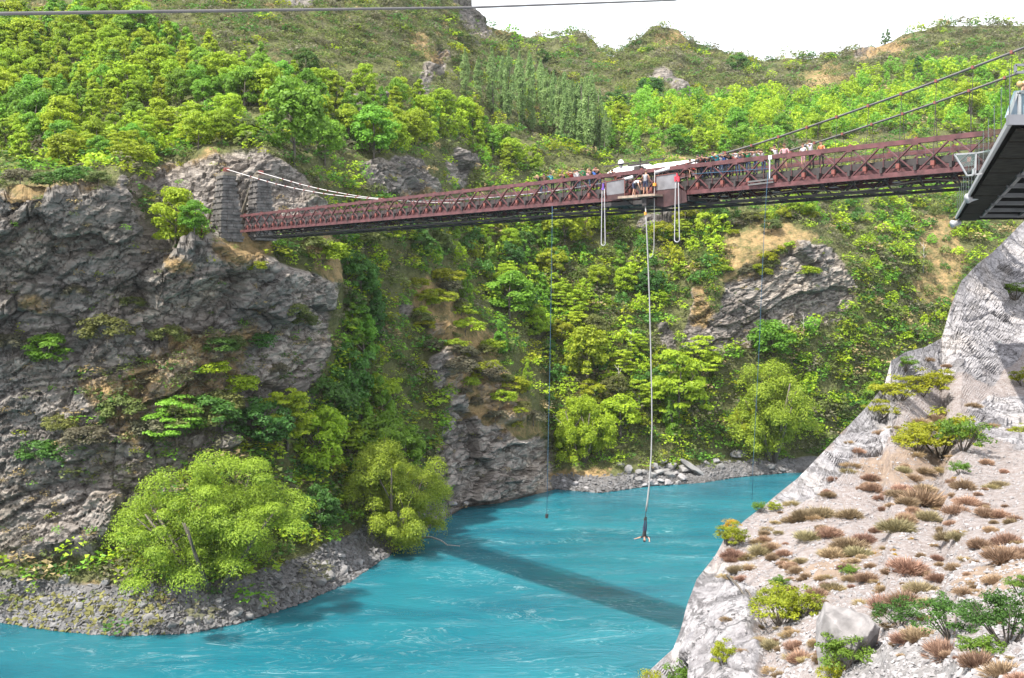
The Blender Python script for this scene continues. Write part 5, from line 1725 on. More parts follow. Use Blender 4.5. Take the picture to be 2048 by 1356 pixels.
POSES = {
    # joints: pelvis, waist, chest, neck, head low, head top, shoulder, elbow, wrist, hip, knee, ankle, toe (left side; the right is mirrored unless given)
    'lean': dict(pelvis=(0, 0, .93), waist=(0, .05, 1.08), chest=(0, .13, 1.27), neck=(0, .20, 1.44), head=(0, .24, 1.54), top=(0, .27, 1.66),
                 sh=(.17, .16, 1.39), el=(.25, .38, 1.42), wr=(.06, .52, 1.47), hip=(.10, 0, .90), kn=(.11, .01, .49), an=(.11, -.04, .08), toe=(.13, .10, .04)),
    'lean_low': dict(pelvis=(0, -.10, .93), waist=(0, .0, 1.08), chest=(0, .13, 1.24), neck=(0, .24, 1.38), head=(0, .31, 1.46), top=(0, .38, 1.55),
                     sh=(.18, .18, 1.34), el=(.27, .42, 1.43), wr=(-.04, .56, 1.47), hip=(.10, -.09, .90), kn=(.11, -.04, .49), an=(.12, -.08, .08), toe=(.14, .06, .04)),
    'stand': dict(pelvis=(0, 0, .94), waist=(0, .0, 1.09), chest=(0, .01, 1.29), neck=(0, .04, 1.47), head=(0, .08, 1.56), top=(0, .10, 1.68),
                  sh=(.18, .0, 1.42), el=(.30, .04, 1.17), wr=(.22, .17, 1.02), hip=(.10, 0, .91), kn=(.12, .02, .50), an=(.13, -.03, .08), toe=(.15, .11, .04)),
    'bend': dict(pelvis=(0, -.12, .92), waist=(0, .02, 1.02), chest=(0, .22, 1.07), neck=(0, .39, 1.06), head=(0, .47, 1.02), top=(0, .56, .96),
                 sh=(.18, .33, 1.05), el=(.23, .40, .78), wr=(.14, .46, .55), hip=(.11, -.12, .88), kn=(.13, -.02, .48), an=(.16, -.10, .08), toe=(.18, .05, .04)),
    'hang': dict(pelvis=(0, 0, .94), waist=(0, -.02, 1.09), chest=(0, -.02, 1.29), neck=(0, .03, 1.47), head=(0, .06, 1.56), top=(0, .08, 1.68),
                 sh=(.18, 0, 1.42), el=(.33, .12, 1.50), wr=(.26, .30, 1.62), rel=(-.44, .05, 1.46), rwr=(-.70, .08, 1.50), hip=(.09, 0, .91), kn=(.08, .03, .49), an=(.05, -.02, .08), toe=(.06, .12, .02)),
}
RADII = dict(pelvis=.125, waist=.115, chest=.135, neck=.055, head=.088, top=.075, sh=.06, el=.042, wr=.028, hip=.088, kn=.056, an=.038, toe=.036)


def body_mesh(pose, g2, mats, legs, sleeves, face_mats):
    """a posed figure: joints grown into one skin; clothing by region; five bent fingers on each hand; features on the face"""
    J = {k: np.array(v) + g2.normal(0, .008, 3) for k, v in POSES[pose].items()}
    mir = lambda v: v * np.array([-1, 1, 1])
    names, co, rad, edges = [], [], [], []

    def add(n, p, r):
        names.append(n); co.append(tuple(p)); rad.append(r); return len(co) - 1
    ip = add('pelvis', J['pelvis'], RADII['pelvis']); iw = add('waist', J['waist'], RADII['waist']); ic = add('chest', J['chest'], RADII['chest'])
    inn = add('neck', J['neck'], RADII['neck']); ih = add('head', J['head'], RADII['head']); it = add('top', J['top'], RADII['top'])
    edges += [(ip, iw), (iw, ic), (ic, inn), (inn, ih), (ih, it)]
    fwd = unit(np.array([0, 1.0, 0]) if pose != 'bend' else np.array([0, .35, -1.0]))
    ino = add('nose', (J['head'] + J['top']) / 2 + fwd * .10, .018); edges.append((ih, ino))
    hands = []
    for sgn in (1, -1):
        m = (lambda v: v) if sgn == 1 else mir
        sh, el, wr = m(J['sh']), m(J['el']), m(J['wr'])
        if sgn == -1 and 'rel' in J:
            el, wr = J['rel'], J['rwr']
        a = add('sh', sh, RADII['sh']); b = add('el', el, RADII['el']); c = add('wr', wr, RADII['wr'])
        d = unit(wr - el); pl = wr + d * .085
        e = add('palm', pl, .034)
        edges += [(ic, a), (a, b), (b, c), (c, e)]
        hands.append((wr, pl, d))
        h, k, an, to = m(J['hip']), m(J['kn']), m(J['an']), m(J['toe'])
        a = add('hip', h, RADII['hip']); b = add('kn', k, RADII['kn']); c = add('an', an, RADII['an']); e = add('toe', to, RADII['toe'])
        edges += [(ip, a), (a, b), (b, c), (c, e)]
    me = bpy.data.meshes.new('person_skeleton')
    me.from_pydata(co, edges, [])
    tmp = bpy.data.objects.new('person_skeleton', me)
    COL.objects.link(tmp)
    tmp.modifiers.new('skin', 'SKIN').use_smooth_shade = True
    me.skin_vertices[0] if len(me.skin_vertices) else None
    if not me.skin_vertices:
        import bmesh
        bm = bmesh.new(); bm.from_mesh(me); bm.verts.layers.skin.verify(); bm.to_mesh(me); bm.free()
    for v, r in zip(me.skin_vertices[0].data, rad):
        v.radius = (r, r)
        v.use_root = False
    me.skin_vertices[0].data[0].use_root = True
    sub = tmp.modifiers.new('smooth', 'SUBSURF'); sub.levels = 1; sub.render_levels = 1
    dg = bpy.context.evaluated_depsgraph_get()
    out = bpy.data.meshes.new_from_object(tmp.evaluated_get(dg))
    bpy.data.objects.remove(tmp); bpy.data.meshes.remove(me)
    V = np.zeros(len(out.vertices) * 3); out.vertices.foreach_get('co', V); V = V.reshape(-1, 3)
    faces = [tuple(p.vertices) for p in out.polygons]
    bpy.data.meshes.remove(out)
    # which bone is each face nearest to
    segs = [(names[a], names[b], np.array(co[a]), np.array(co[b])) for a, b in edges]
    C = np.array([V[list(f)].mean(0) for f in faces])
    best = np.full(len(C), 9e9); who = np.zeros(len(C), int); tt = np.zeros(len(C))
    for i, (_, _, a, b) in enumerate(segs):
        ab = b - a; t = np.clip(((C - a) @ ab) / (ab @ ab), 0, 1)
        d = np.linalg.norm(C - (a + t[:, None] * ab), axis=1)
        hit = d < best
        best[hit] = d[hit]; who[hit] = i; tt[hit] = t[hit]
    mi = []
    for i, t in zip(who, tt):
        a, b = segs[i][0], segs[i][1]
        if b in ('neck',): mi.append(1 if t < .6 else 0)
        elif b in ('head', 'top', 'nose', 'palm', 'wr'): mi.append(0 if not (sleeves == 'long' and b == 'wr' and t < .85) else 1)
        elif b == 'el': mi.append(0 if sleeves == 'none' or (sleeves == 'short' and t > .55) else 1)
        elif b in ('waist', 'chest', 'sh'): mi.append(1 if b != 'waist' or t > .25 else 2)
        elif b == 'hip': mi.append(2)
        elif b == 'kn': mi.append(2 if legs != 'short' or t < .8 else 0)
        elif b == 'an': mi.append(2 if legs != 'short' else 0)
        else: mi.append(3)
    mb = MB()
    mb.add(V, faces); mb.m = mi
    # fingers and thumb rooted in the palm
    for wr, pl, d in hands:
        side = unit(np.cross(d, np.array([0, 0, 1.0]) + 1e-3)); dn = np.cross(side, d)
        if dn[2] > 0: dn = -dn
        mb.cur = 0
        for kx, ln in ((-.030, .062), (-.010, .074), (.010, .078), (.029, .066)):
            r0 = pl + side * kx
            mb.tube([r0, r0 + d * ln * .55 + dn * .006, r0 + d * ln * .85 + dn * .03], [.0085, .008, .006], 4)
        r0 = wr + d * .045 - side * .028
        mb.tube([r0, r0 - side * .03 + d * .025, r0 - side * .035 + d * .055 + dn * .012], [.010, .009, .007], 4)
    # eyes and mouth
    up = unit(J['top'] - J['head']); sd = np.array([1.0, 0, 0]); mid = (J['head'] + J['top']) / 2 + up * .01
    mb.cur = 4
    for ex in (-.034, .034):
        c = mid + sd * ex + fwd * .083
        mb.tube([c - sd * .012, c + sd * .012], [.008, .008], 5)
    c = mid - up * .075 + fwd * .083
    mb.tube([c - sd * .02, c + sd * .02], [.006, .006], 4)
    for ex in (-.088, .088):
        c = mid + sd * ex - up * .01
        mb.cur = 0
        mb.tube([c - up * .025, c + up * .025], [.014, .016], 5)
    return mb.mesh('person', *mats, smooth=True), J, fwd


def hair_mesh(J, fwd, mat, long):
    up = unit(J['top'] - J['head'])
    sd = np.array([1.0, 0, 0]); bk = unit(np.cross(sd, up)); bk = -bk if bk @ fwd > 0 else bk
    cen = (J['head'] + J['top']) / 2 + up * .045 + bk * .022
    mb = MB()
    vs, fs = [], []
    nu, nv = 10, 6
    for j in range(nv):
        ph = math.pi * (0.02 + 0.56 * j / (nv - 1))
        for i in range(nu):
            th = 2 * math.pi * i / nu
            dirv = sd * math.cos(th) * math.sin(ph) + bk * math.sin(th) * math.sin(ph) + up * math.cos(ph)
            front = max(0, -(math.sin(th))) * math.sin(ph)
            vs.append(cen + dirv * (.112 - .03 * front) + up * (.03 * front))
    for j in range(nv - 1):
        for i in range(nu):
            fs.append((j * nu + i, j * nu + (i + 1) % nu, (j + 1) * nu + (i + 1) % nu, (j + 1) * nu + i))
    mb.add(vs, fs)
    if long:
        a = cen + bk * .07 - up * .04
        mb.tube([a, a + bk * .03 - up * .10, a + bk * .02 - np.array([0, 0, .2])], [.075, .07, .03], 7)
    return mb.mesh('hair', mat, smooth=True)


def person(pose, foot, face, label, top, bottom, hair='dark', long=False, legs='long', sleeves='short', skin=0, h=1.72, seed=0, shoes='black', group=None, flip=None, cap=None):
    """face: the way the figure looks, as an angle about z (0 looks along +y)"""
    g2 = np.random.default_rng(seed + 40)
    me, J, fwd = body_mesh(pose, g2, [SK[skin], cloth(top), cloth(bottom), cloth(shoes), M['black']], legs, sleeves, None)
    o = link('person', me, loc=foot, rot=(0, 0, face), scale=h / 1.72)
    if flip is not None:
        o.rotation_euler = flip
    link('hair', hair_mesh(J, fwd, HAIR[hair], long), o)
    if cap:
        up = unit(J['top'] - J['head']); c = J['top'] + up * .05
        mb = MB(); mb.tube([c - up * .05, c, c + up * .035], [.112, .10, .03], 10); mb.box(tuple(c - up * .045 + fwd * .11), (.15, .12, .015))
        link('cap', mb.mesh('cap', cloth(cap)), o)
    tag(o, label, 'person', group)
    return o


FACE_OUT = math.atan2(-NY, -NX) - math.pi / 2     # looking out over the near rail
CROWD = [  # x in the photo, pose, top, bottom, hair, long hair, description
    (1081, 'lean_low', 'black', 'jeans', 'blond', True, 'blond onlooker in dark clothes, first at the rail from the stone tower end'),
    (1092, 'lean', 'brown', 'jeans', 'dark', False, 'dark-haired onlooker right beside the blond one, second at the rail from the tower end'),
    (1129, 'lean_low', 'navy', 'black', 'brown', True, 'onlooker in navy bending over the rail, alone before the group by the canopy'),
    (1144, 'lean_low', 'red', 'black', 'dark', False, 'onlooker in a red top leaning on the rail'),
    (1158, 'lean', 'white', 'jeans', 'dark', True, 'dark-haired onlooker in white between the red top and the green top'),
    (1171, 'lean_low', 'green', 'black', 'brown', False, 'onlooker in a bright green top leaning on the rail'),
    (1184, 'lean', 'brown', 'black', 'brown', True, 'long-haired onlooker in brown next to the green top, under the canopy tip'),
    (1197, 'lean_low', 'black', 'navy', 'red', False, 'dark onlooker with auburn hair at the end of the canopy'),
    (1402, 'lean_low', 'black', 'jeans', 'dark', False, 'onlooker in black just past the canopy, first of the long row'),
    (1409, 'lean', 'black', 'black', 'brown', True, 'long-haired onlooker in black squeezed second in the long row'),
    (1418, 'lean_low', 'navy', 'navy', 'dark', False, 'onlooker in navy with dark trousers third in the long row'),
    (1397, 'stand', 'grey', 'black', 'dark', False, 'tall onlooker in grey standing just beside the canopy end'),
    (1426, 'stand', 'black', 'navy', 'brown', True, 'onlooker in black standing upright just before the turquoise top'),
    (1443, 'stand', 'white', 'jeans', 'dark', False, 'onlooker in white standing between the turquoise top and the blue shirt'),
    (1469, 'stand', 'maroon', 'black', 'dark', True, 'onlooker in dark maroon standing behind the dark-clad row'),
    (1406, 'stand', 'teal', 'black', 'brown', False, 'onlooker in teal standing behind the first dark row by the canopy'),
    (1456, 'stand', 'grey', 'navy', 'blond', True, 'fair-haired onlooker in grey standing behind the blue shirt'),
    (1482, 'stand', 'navy', 'black', 'dark', False, 'onlooker in navy standing behind the grey-white shirt'),
    (1497, 'lean', 'green', 'jeans', 'brown', False, 'onlooker in green between the brown top and the wide-armed white shirt'),
    (1151, 'stand', 'grey', 'black', 'dark', False, 'onlooker in grey standing behind the red top'),
    (1177, 'stand', 'pink', 'jeans', 'blond', True, 'fair-haired onlooker in pink standing behind the green top'),
    (1190, 'stand', 'blue', 'black', 'dark', False, 'onlooker in blue standing under the low canopy tip'),
    (1105, 'lean', 'teal', 'black', 'dark', False, 'onlooker in teal third at the rail from the tower end'),
    (1435, 'lean_low', 'cyan', 'black', 'blond', True, 'blond onlooker in a turquoise top'),
    (1451, 'lean', 'blue', 'navy', 'brown', False, 'onlooker in a vivid blue shirt'),
    (1462, 'lean_low', 'black', 'black', 'dark', True, 'dark-haired onlooker in black beside the blue shirt'),
    (1476, 'lean', 'white', 'jeans', 'dark', False, 'dark-haired onlooker in a grey-white shirt between two dark-clad ones'),
    (1489, 'lean', 'brown', 'black', 'blond', True, 'fair-haired onlooker in brown next to the two white shirts'),
    (1510, 'lean_low', 'white', 'jeans', 'dark', False, 'onlooker in a white shirt and jeans, arms spread on the rail'),
    (1526, 'lean_low', 'white', 'jeans', 'dark', False, 'onlooker in a white shirt close beside the pale rail post'),
    (1554, 'lean', 'white', 'black', 'dark', False, 'dark-haired onlooker just past the pale rail post, arms crossed'),
    (1569, 'stand', 'pink', 'khaki', 'brown', False, 'taller onlooker in a pale pink shirt standing upright'),
    (1607, 'stand', 'white', 'pink', 'brown', False, 'onlooker in white standing where the cable meets the rail'),
    (1623, 'lean', 'white', 'black', 'brown', False, 'onlooker in white with black shorts next to the last pair'),
    (1643, 'stand', 'orange', 'black', 'dark', False, 'last onlooker towards the viewing platform, dark jacket and orange bag'),
]
for i, (x, pose, top, bot, hr, lg, lab) in enumerate(CROWD):
    n = 1.15 if 'behind' in lab else 0.62
    q = s_of_x(x, n)
    person(pose, BW(q, n, ZD + .1), FACE_OUT + random.uniform(-.25, .25), lab, top, bot, hr, lg, 'short' if bot in ('khaki', 'pink') else 'long', random.choice(['short', 'short', 'long']), random.randrange(3), random.uniform(1.62, 1.80), i, group='onlookers at the bridge rail')
# crew
q = s_of_x(1291, -1.05)
person('stand', BW(q, -1.05, zy(390.2, q, -1.05)), FACE_OUT + math.pi + .3, 'jump crew member in a grey singlet and navy shorts standing on the planks', 'grey', 'navy', 'brown', False, 'short', 'none', 1, 1.76, 60, 'white')
q = s_of_x(1270, -1.1)
person('bend', BW(q, -1.1, zy(392.8, q, -1.1)), FACE_OUT + math.pi / 2 + .25, 'crew member in white top bent double on the jump planks', 'white', 'navy', 'dark', False, 'short', 'short', 2, 1.74, 61, 'grey')
q = s_of_x(1231, .35)
person('lean_low', BW(q, .35, ZD - .2), FACE_OUT, 'person in an orange-white top looking over the plain grey screen', 'orange', 'navy', 'dark', False, 'long', 'short', 2, 1.7, 62)
q = s_of_x(1379, 1.6)
person('stand', BW(q, 1.6, ZD), FACE_OUT + 1.1, 'crew member in a teal shirt and black trousers behind the lattice at the canopy end', 'teal', 'black', 'dark', False, 'long', 'short', 1, 1.74, 63)
q = s_of_x(1392, 1.4)
person('bend', BW(q, 1.4, ZD), FACE_OUT - 1.2, 'person in a red top stooping behind the lattice beside the teal shirt', 'red', 'khaki', 'brown', False, 'short', 'none', 0, 1.7, 64)
q = s_of_x(402, 1.2)
person('stand', (foot_at(404, 474)[0], foot_at(404, 474)[1], foot_at(404, 474)[2]), FACE_OUT, 'person in a pink-red top near the lush lime tree by the stone tower', 'red', 'black', 'dark', False, 'long', 'short', 0, 1.7, 65)
# the jumper, hanging by the ankles
ja = jp(1291, 1034)
jumper = person('hang', (ja[0], ja[1], ja[2] + .02), 0, 'bungy jumper hanging head down on the cord over the turquoise river, arms out', 'black', 'navy', 'dark', False, 'long', 'short', 0, 1.72, 66, 'black', flip=(math.pi, R(4), R(20)))
mb = MB(); mb.tube([(0, 0, .10), (0, 0, .24)], [.115, .125], 10); mb.tube([(0, 0, .12), (0, 0, -.2), (.02, 0, -.42)], [.03, .022, .03], 6)
link('ankle_harness', mb.mesh('ankle_harness', M['black']), jumper)

# ------------------------------------------------------------------ the viewing platform
HP = 39.4
def pf(x, y):
    Z = (HP - CZ) * F / (HY - y)
    return np.array([(x - CX) / F * Z, Z, HP])


c_near, c_far = pf(2020, 255), pf(1912, 440)
plat = empty('viewing_platform', (c_near[0], c_near[1], HP), 0)
tag(plat, 'dark cantilevered viewing platform with white steel edge and glass balustrade', 'platform')
cn, cf = np.zeros(3), c_far - c_near
ed = unit(cf); PLW = 3.6
X1 = np.array([1.0, 0, 0])


def prism(top_pts, th):
    k = len(top_pts)
    vs = [tuple(p) for p in top_pts] + [(p[0], p[1], p[2] - th) for p in top_pts]
    fs = [tuple(range(k)), tuple(range(2 * k - 1, k - 1, -1))] + [(i, i + k, (i + 1) % k + k, (i + 1) % k) for i in range(k)]
    mb = MB(); mb.add(vs, fs)
    return mb


up = lambda p, z: (p[0], p[1], p[2] + z)
m = prism([up(cn + X1 * .05, .26), up(cn + X1 * PLW, .26), up(cf + X1 * PLW, .26), up(cf + X1 * .05, .26)], .24)
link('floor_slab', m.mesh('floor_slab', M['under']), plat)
L = np.linalg.norm(cf)
# grey boards along the edge, each its own, seen from beneath
bnd = [0.0, .06, .16, .27, .39, .52, .66, .83, 1.0]
for a, b2 in zip(bnd[:-1], bnd[1:]):
    p0, p1 = cn + cf * (a + .004), cn + cf * (b2 - .004)
    m = prism([up(p0 + X1 * .14, .0), up(p0 + X1 * 1.05, .0), up(p1 + X1 * 1.05, .0), up(p1 + X1 * .14, .0)], .05)
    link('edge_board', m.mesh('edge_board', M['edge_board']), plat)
mb = MB(); mb.bar(tuple(cn + np.array([0, 0, .12])), tuple(cf + np.array([0, 0, .12])), .09, .13); link('edge_beam', mb.mesh('edge_beam', M['white_steel']), plat)
mb = MB(); mb.bar((-.05, 0, .16), (PLW, 0, .16), .14, .22); link('fascia', mb.mesh('fascia', M['fascia']), plat)
for y in (317.6, 345.9, 367.8, 387.3, 403.3, 417.2, 429):
    Zb = (HP - CZ) * F / (HY - y) - c_near[1]
    p = cn + cf * (Zb / cf[1])
    mb = MB(); mb.bar((p[0] + 1.0, p[1], -.06), (p[0] + PLW - .1, p[1], -.06), .1, .16)
    link('cross_beam', mb.mesh('cross_beam', M['steel_beam']), plat)
for off in (1.15, 3.0):
    for a, b2 in zip(np.linspace(.03, .9, 8)[:-1], np.linspace(.03, .9, 8)[1:]):
        p0, p1 = cn + cf * (a + .01) + X1 * off, cn + cf * (b2 - .004) + X1 * off
        mb = MB(); mb.bar((p0[0], p0[1], -.03), (p1[0], p1[1], -.03), .12 if off < 2 else .2, .12)
        link('joist', mb.mesh('joist', M['steel_beam']), plat)
# balustrade: glass panes between slim posts, rail on top
npn = 14
for i in range(npn):
    p0, p1 = cn + cf * (i / npn + .003), cn + cf * ((i + 1) / npn - .003)
    mb = MB(); mb.bar((p0[0], p0[1], .78), (p1[0], p1[1], .78), .016, 1.02)
    link('glass_pane', mb.mesh('glass_pane', M['glass']), plat)
    mb = MB(); mb.bar((p0[0], p0[1], .2), (p0[0], p0[1], 1.28), .014, .014)
    link('rail_post', mb.mesh('rail_post', M['steel_beam']), plat)
for i in range(2):
    a, b2 = .35 + i * 1.5, .35 + i * 1.5 + 1.4
    mb = MB(); mb.bar((a, .05, .8), (b2, .05, .8), .016, 1.0); link('glass_pane', mb.mesh('glass_pane', M['glass']), plat)
mb = MB(); mb.bar((.14, .05, 1.36), (3.5, .05, 1.36), .05, .05); mb.bar((.14, .05, 1.20), (3.5, .05, 1.2), .05, .05); mb.bar((.14, .05, 1.2), (.14, .05, 1.36), .05, .05)
link('top_rail', mb.mesh('top_rail', M['fascia']), plat)
# pale blue kick panel in a frame at the corner
mb = MB(); mb.add([(.06, .3, .27), (.26, .3, .85), (1.6, .3, .95), (1.6, .3, .27), (.06, .36, .27), (.26, .36, .85), (1.6, .36, .95), (1.6, .36, .27)], [(0, 1, 2, 3), (7, 6, 5, 4), (0, 4, 5, 1), (1, 5, 6, 2), (3, 2, 6, 7), (0, 3, 7, 4)])
link('corner_panel', mb.mesh('corner_panel', M['bluegrey']), plat)
mb = MB(); mb.bar((.10, .27, .30), (.28, .27, .80), .05, .06); mb.bar((.34, .27, .28), (.34, .27, .8), .05, .06); mb.bar((.28, .27, .80), (1.6, .27, .90), .05, .06)
link('panel_frame', mb.mesh('panel_frame', M['white_steel']), plat)
# white framed net catcher sticking out over the drop
Zf = 30.2
fp = lambda x, y: tuple(P(x, y, Zf) - c_near - np.array([0, 0, HP - c_near[2]]))
mb = MB()
for a, b2 in (((1909, 309), (1952, 306)), ((1909, 309), (1934, 351)), ((1934, 351), (1946, 349.5)), ((1946, 349.5), (1946.5, 338)), ((1946.5, 338), (1950, 338)), ((1952, 306), (1950, 349)), ((1953, 306), (1990, 299)), ((1950, 349), (1964, 347))):
    mb.bar(fp(*a), fp(*b2), .045, .05, (0, 1, 0))
fr = link('bracket_frame', mb.mesh('bracket_frame', M['white_steel']), plat)
mb = MB(); mb.add([fp(1909, 309), fp(1952, 306), fp(1950, 349), fp(1934, 351)] + [tuple(np.array(fp(*q)) + np.array([0, .02, 0])) for q in ((1909, 309), (1952, 306), (1950, 349), (1934, 351))], [(0, 1, 2, 3), (7, 6, 5, 4), (0, 4, 5, 1), (1, 5, 6, 2), (2, 6, 7, 3), (3, 7, 4, 0)])
link('bracket_glass', mb.mesh('bracket_glass', M['glass']), fr)
for x, y, nm in ((1940, 396, 'flood_light'), (1908, 447, 'flood_light')):
    Zl = (HP - CZ) * F / (HY - min(y, 437)) 
    q = P(x, y, Zl) - c_near; q[2] = P(x, y, Zl)[2] - HP
    mb = MB(); mb.tube([(q[0] + .3, q[1], q[2] + .06), (q[0], q[1] - .1, q[2]), (q[0] - .16, q[1] - .14, q[2] - .03)], [.12, .15, .2], 10); mb.bar((q[0] + .1, q[1], q[2]), (q[0] + .3, q[1], q[2] + .3), .05, .05)
    link(nm, mb.mesh(nm, M['white_steel'], smooth=True), plat)
pz = person('bend', (c_near[0] + .86, c_near[1] + .42, HP + .28), math.pi / 2, 'person leaning over the viewing platform corner with one arm hanging down', 'grey', 'black', 'blond', False, 'long', 'none', 0, 1.3, 70)


# ------------------------------------------------------------------ stones
def stone_mesh(name, seed, mat, sub=2, flat=0.7, jag=0.28):
    import bmesh
    bm = bmesh.new()
    bmesh.ops.create_icosphere(bm, subdivisions=sub, radius=0.5)
    v = np.array([tuple(q.co) for q in bm.verts])
    g2 = np.random.default_rng(seed)
    # cut by a few planes for broken faces
    for _ in range(9):
        n = unit(g2.normal(size=3)); d = g2.uniform(0.24, 0.42)
        over = v @ n - d
        v = v - np.clip(over, 0, None)[:, None] * n * 0.92
    v *= np.array([1, g2.uniform(.7, 1), flat])
    v += (fbm(v * 5 + seed, 3, seed)[:, None]) * jag * 0.12
    for q, c in zip(bm.verts, v):
        q.co = c
    me = bpy.data.meshes.new(name); bm.to_mesh(me); bm.free()
    me.materials.append(mat)
    return me


ST = [stone_mesh('boulder', i, M['boulder'], 2, (.75, .55, .9, .45)[i % 4]) for i in range(6)]
STP = [stone_mesh('pale_boulder', 20 + i, M['pale_boulder'], 2, (.75, .55)[i % 2]) for i in range(4)]


def boulder(x, y, wpx, label, group=None, protos=ST, sheet=None, sc=(1, 1, 1), rot=None, sink=.15):
    p = (sheet or A).at(x, y)
    w = wpx * p[1] / F * 1.15
    o = link('boulder', random.choice(protos), loc=(p[0], p[1], p[2] + w * (.28 - sink)), rot=rot or (random.uniform(-.3, .3), random.uniform(-.3, .3), random.random() * 6.28), scale=(w * sc[0], w * sc[1], w * sc[2]))
    tag(o, label, 'boulder', group)
    return o


boulder(1388, 946, 62, 'long tilted dark slab rising from the water beyond the pale rock pile', sc=(1.1, .5, .42), rot=(0, R(36), R(10)))
boulder(1478, 912, 46, 'big dark boulder above the far shore under the big willow', sc=(1, .8, .9))
boulder(1243, 932, 18, 'round grey boulder alone by the grassy bank of the far shore')
boulder(1308, 938, 24, 'upright pale boulder just under the green grass at the bungy cord')
FAR_ROCKS = [(1258, 942, 22), (1275, 946, 18), (1290, 948, 16), (1300, 955, 22), (1316, 950, 24), (1330, 944, 20), (1338, 956, 26), (1352, 950, 22), (1345, 932, 24), (1326, 925, 20), (1362, 960, 24), (1320, 966, 18), (1302, 968, 20), (1276, 962, 20),
             (1288, 972, 14), (1334, 968, 20), (1370, 938, 30), (1264, 955, 14), (1356, 972, 16), (1310, 978, 14), (1340, 980, 12), (1430, 925, 18), (1412, 932, 16), (1440, 938, 20), (1540, 936, 18), (1563, 940, 16), (1126, 962, 14), (1150, 968, 14), (1130, 972, 10), (1172, 976, 12)]
for x, y, w in FAR_ROCKS:
    boulder(x, y, w, 'pale angular rock in the rock pile under the bungy cord on the far shore' if 1250 < x < 1380 else 'grey rock at the water line of the far shore away from the rock pile', 'rocks on the far shore', ST if random.random() < .6 else STP)
g = np.random.default_rng(9)
LEFT_ROCKS = [(470, 1228, 34), (520, 1215, 28), (548, 1205, 24), (590, 1190, 26), (420, 1240, 26), (440, 1205, 22), (380, 1245, 24), (345, 1255, 28), (300, 1240, 24), (560, 1180, 20), (610, 1178, 22), (640, 1165, 30), (660, 1150, 34), (690, 1140, 26), (650, 1130, 22), (720, 1125, 20),
              (680, 1115, 22), (250, 1190, 20), (210, 1170, 22), (130, 1165, 26), (60, 1150, 28), (90, 1205, 24), (160, 1215, 22), (290, 1215, 20), (500, 1235, 22), (880, 1030, 26), (900, 1010, 24), (870, 1045, 22), (925, 1008, 18)]
for x, y, w in LEFT_ROCKS:
    boulder(x, y, w, 'grey rock on the stony point below the huge willow' if x < 600 else 'pale grey rock on the narrow shore between the two willows' if x < 800 else 'grey rock at the water under the spur', 'rocks on the near side shore')
big = boulder(1688, 1330, 150, 'large rounded grey boulder half hidden by green bushes on the white slope', protos=[stone_mesh('boulder', 99, M['rough_boulder'], 5, .95, .4)], sheet=Nn, sc=(.95, .9, 1.15), rot=(R(8), R(-14), R(30)), sink=.0)


def stone_field(name, sheet, count, pick, size, mat, seed, kindlabel):
    g2 = np.random.default_rng(seed)
    V0 = np.array([(-.5, -.4, -.3), (.5, -.45, -.3), (.42, .5, -.3), (-.48, .4, -.3), (-.3, -.25, .3), (.32, -.2, .22), (.22, .3, .34), (-.25, .26, .2)])
    F0 = np.array([(0, 3, 2, 1), (4, 5, 6, 7), (0, 1, 5, 4), (1, 2, 6, 5), (2, 3, 7, 6), (3, 0, 4, 7)])
    vs, fs = [], []
    while len(vs) < count:
        q = pick(g2)
        if q is None:
            continue
        x, y = q
        p = sheet.at(x, y)
        a = g2.random(3) * 6.28
        Rm = np.array(Matrix.Rotation(a[0], 3, 'Z') @ Matrix.Rotation(g2.normal() * .35, 3, 'X') @ Matrix.Rotation(g2.normal() * .35, 3, 'Y'))
        s = size * min(2.0, g2.lognormal(0, .45))
        v = (V0 + g2.normal(0, .08, V0.shape)) * np.array([s, s * g2.uniform(.5, 1), s * g2.uniform(.35, .9)])
        vs.append(v @ Rm.T + p + np.array([0, 0, s * .1])); fs.append(F0 + 8 * len(fs))
    me = big_mesh(name, np.concatenate(vs), np.concatenate(fs), [mat])
    return tag(link(name, me), kindlabel, name.replace('_', ' '), kind='stuff')


def pick_shore(g2):
    x = g2.uniform(-60, 960) if g2.random() < .75 else g2.uniform(1100, 1590)
    yb = np.interp(x, A.xs, A.yb)
    y = yb - g2.random() ** 1.3 * (95 if x < 960 else 38)
    if A.value(A.gravel, x, y) < .25 or A.value(A.rock, x, y) > .5:
        return None
    return x, y


stone_field('shore_stones', A, 7000, pick_shore, .40, M['wet_stone'], 31, 'grey slabs and stones along the water on both shores')
stone_field('mossy_stones', A, 700, lambda g2: (lambda x, y: (x, y) if A.value(A.gravel, x, y) > .3 else None)(g2.uniform(20, 330), g2.uniform(1190, 1268)), .42, M['moss'], 32, 'mossy yellow-green stones at the water on the stony point')


def pick_slope(g2):
    x = g2.uniform(1360, 2060); yt = np.interp(x, Nn.xs, Nn.yt)
    y = g2.uniform(max(yt + 4, 880), 1370)
    if y < yt + 4 or Nn.value(Nn.rock, x, y) > .6 and g2.random() < .9:
        return None
    return x, y


stone_field('scree', Nn, 7000, pick_slope, .062, M['pale_boulder'], 33, 'loose pale stones strewn over the white slope')

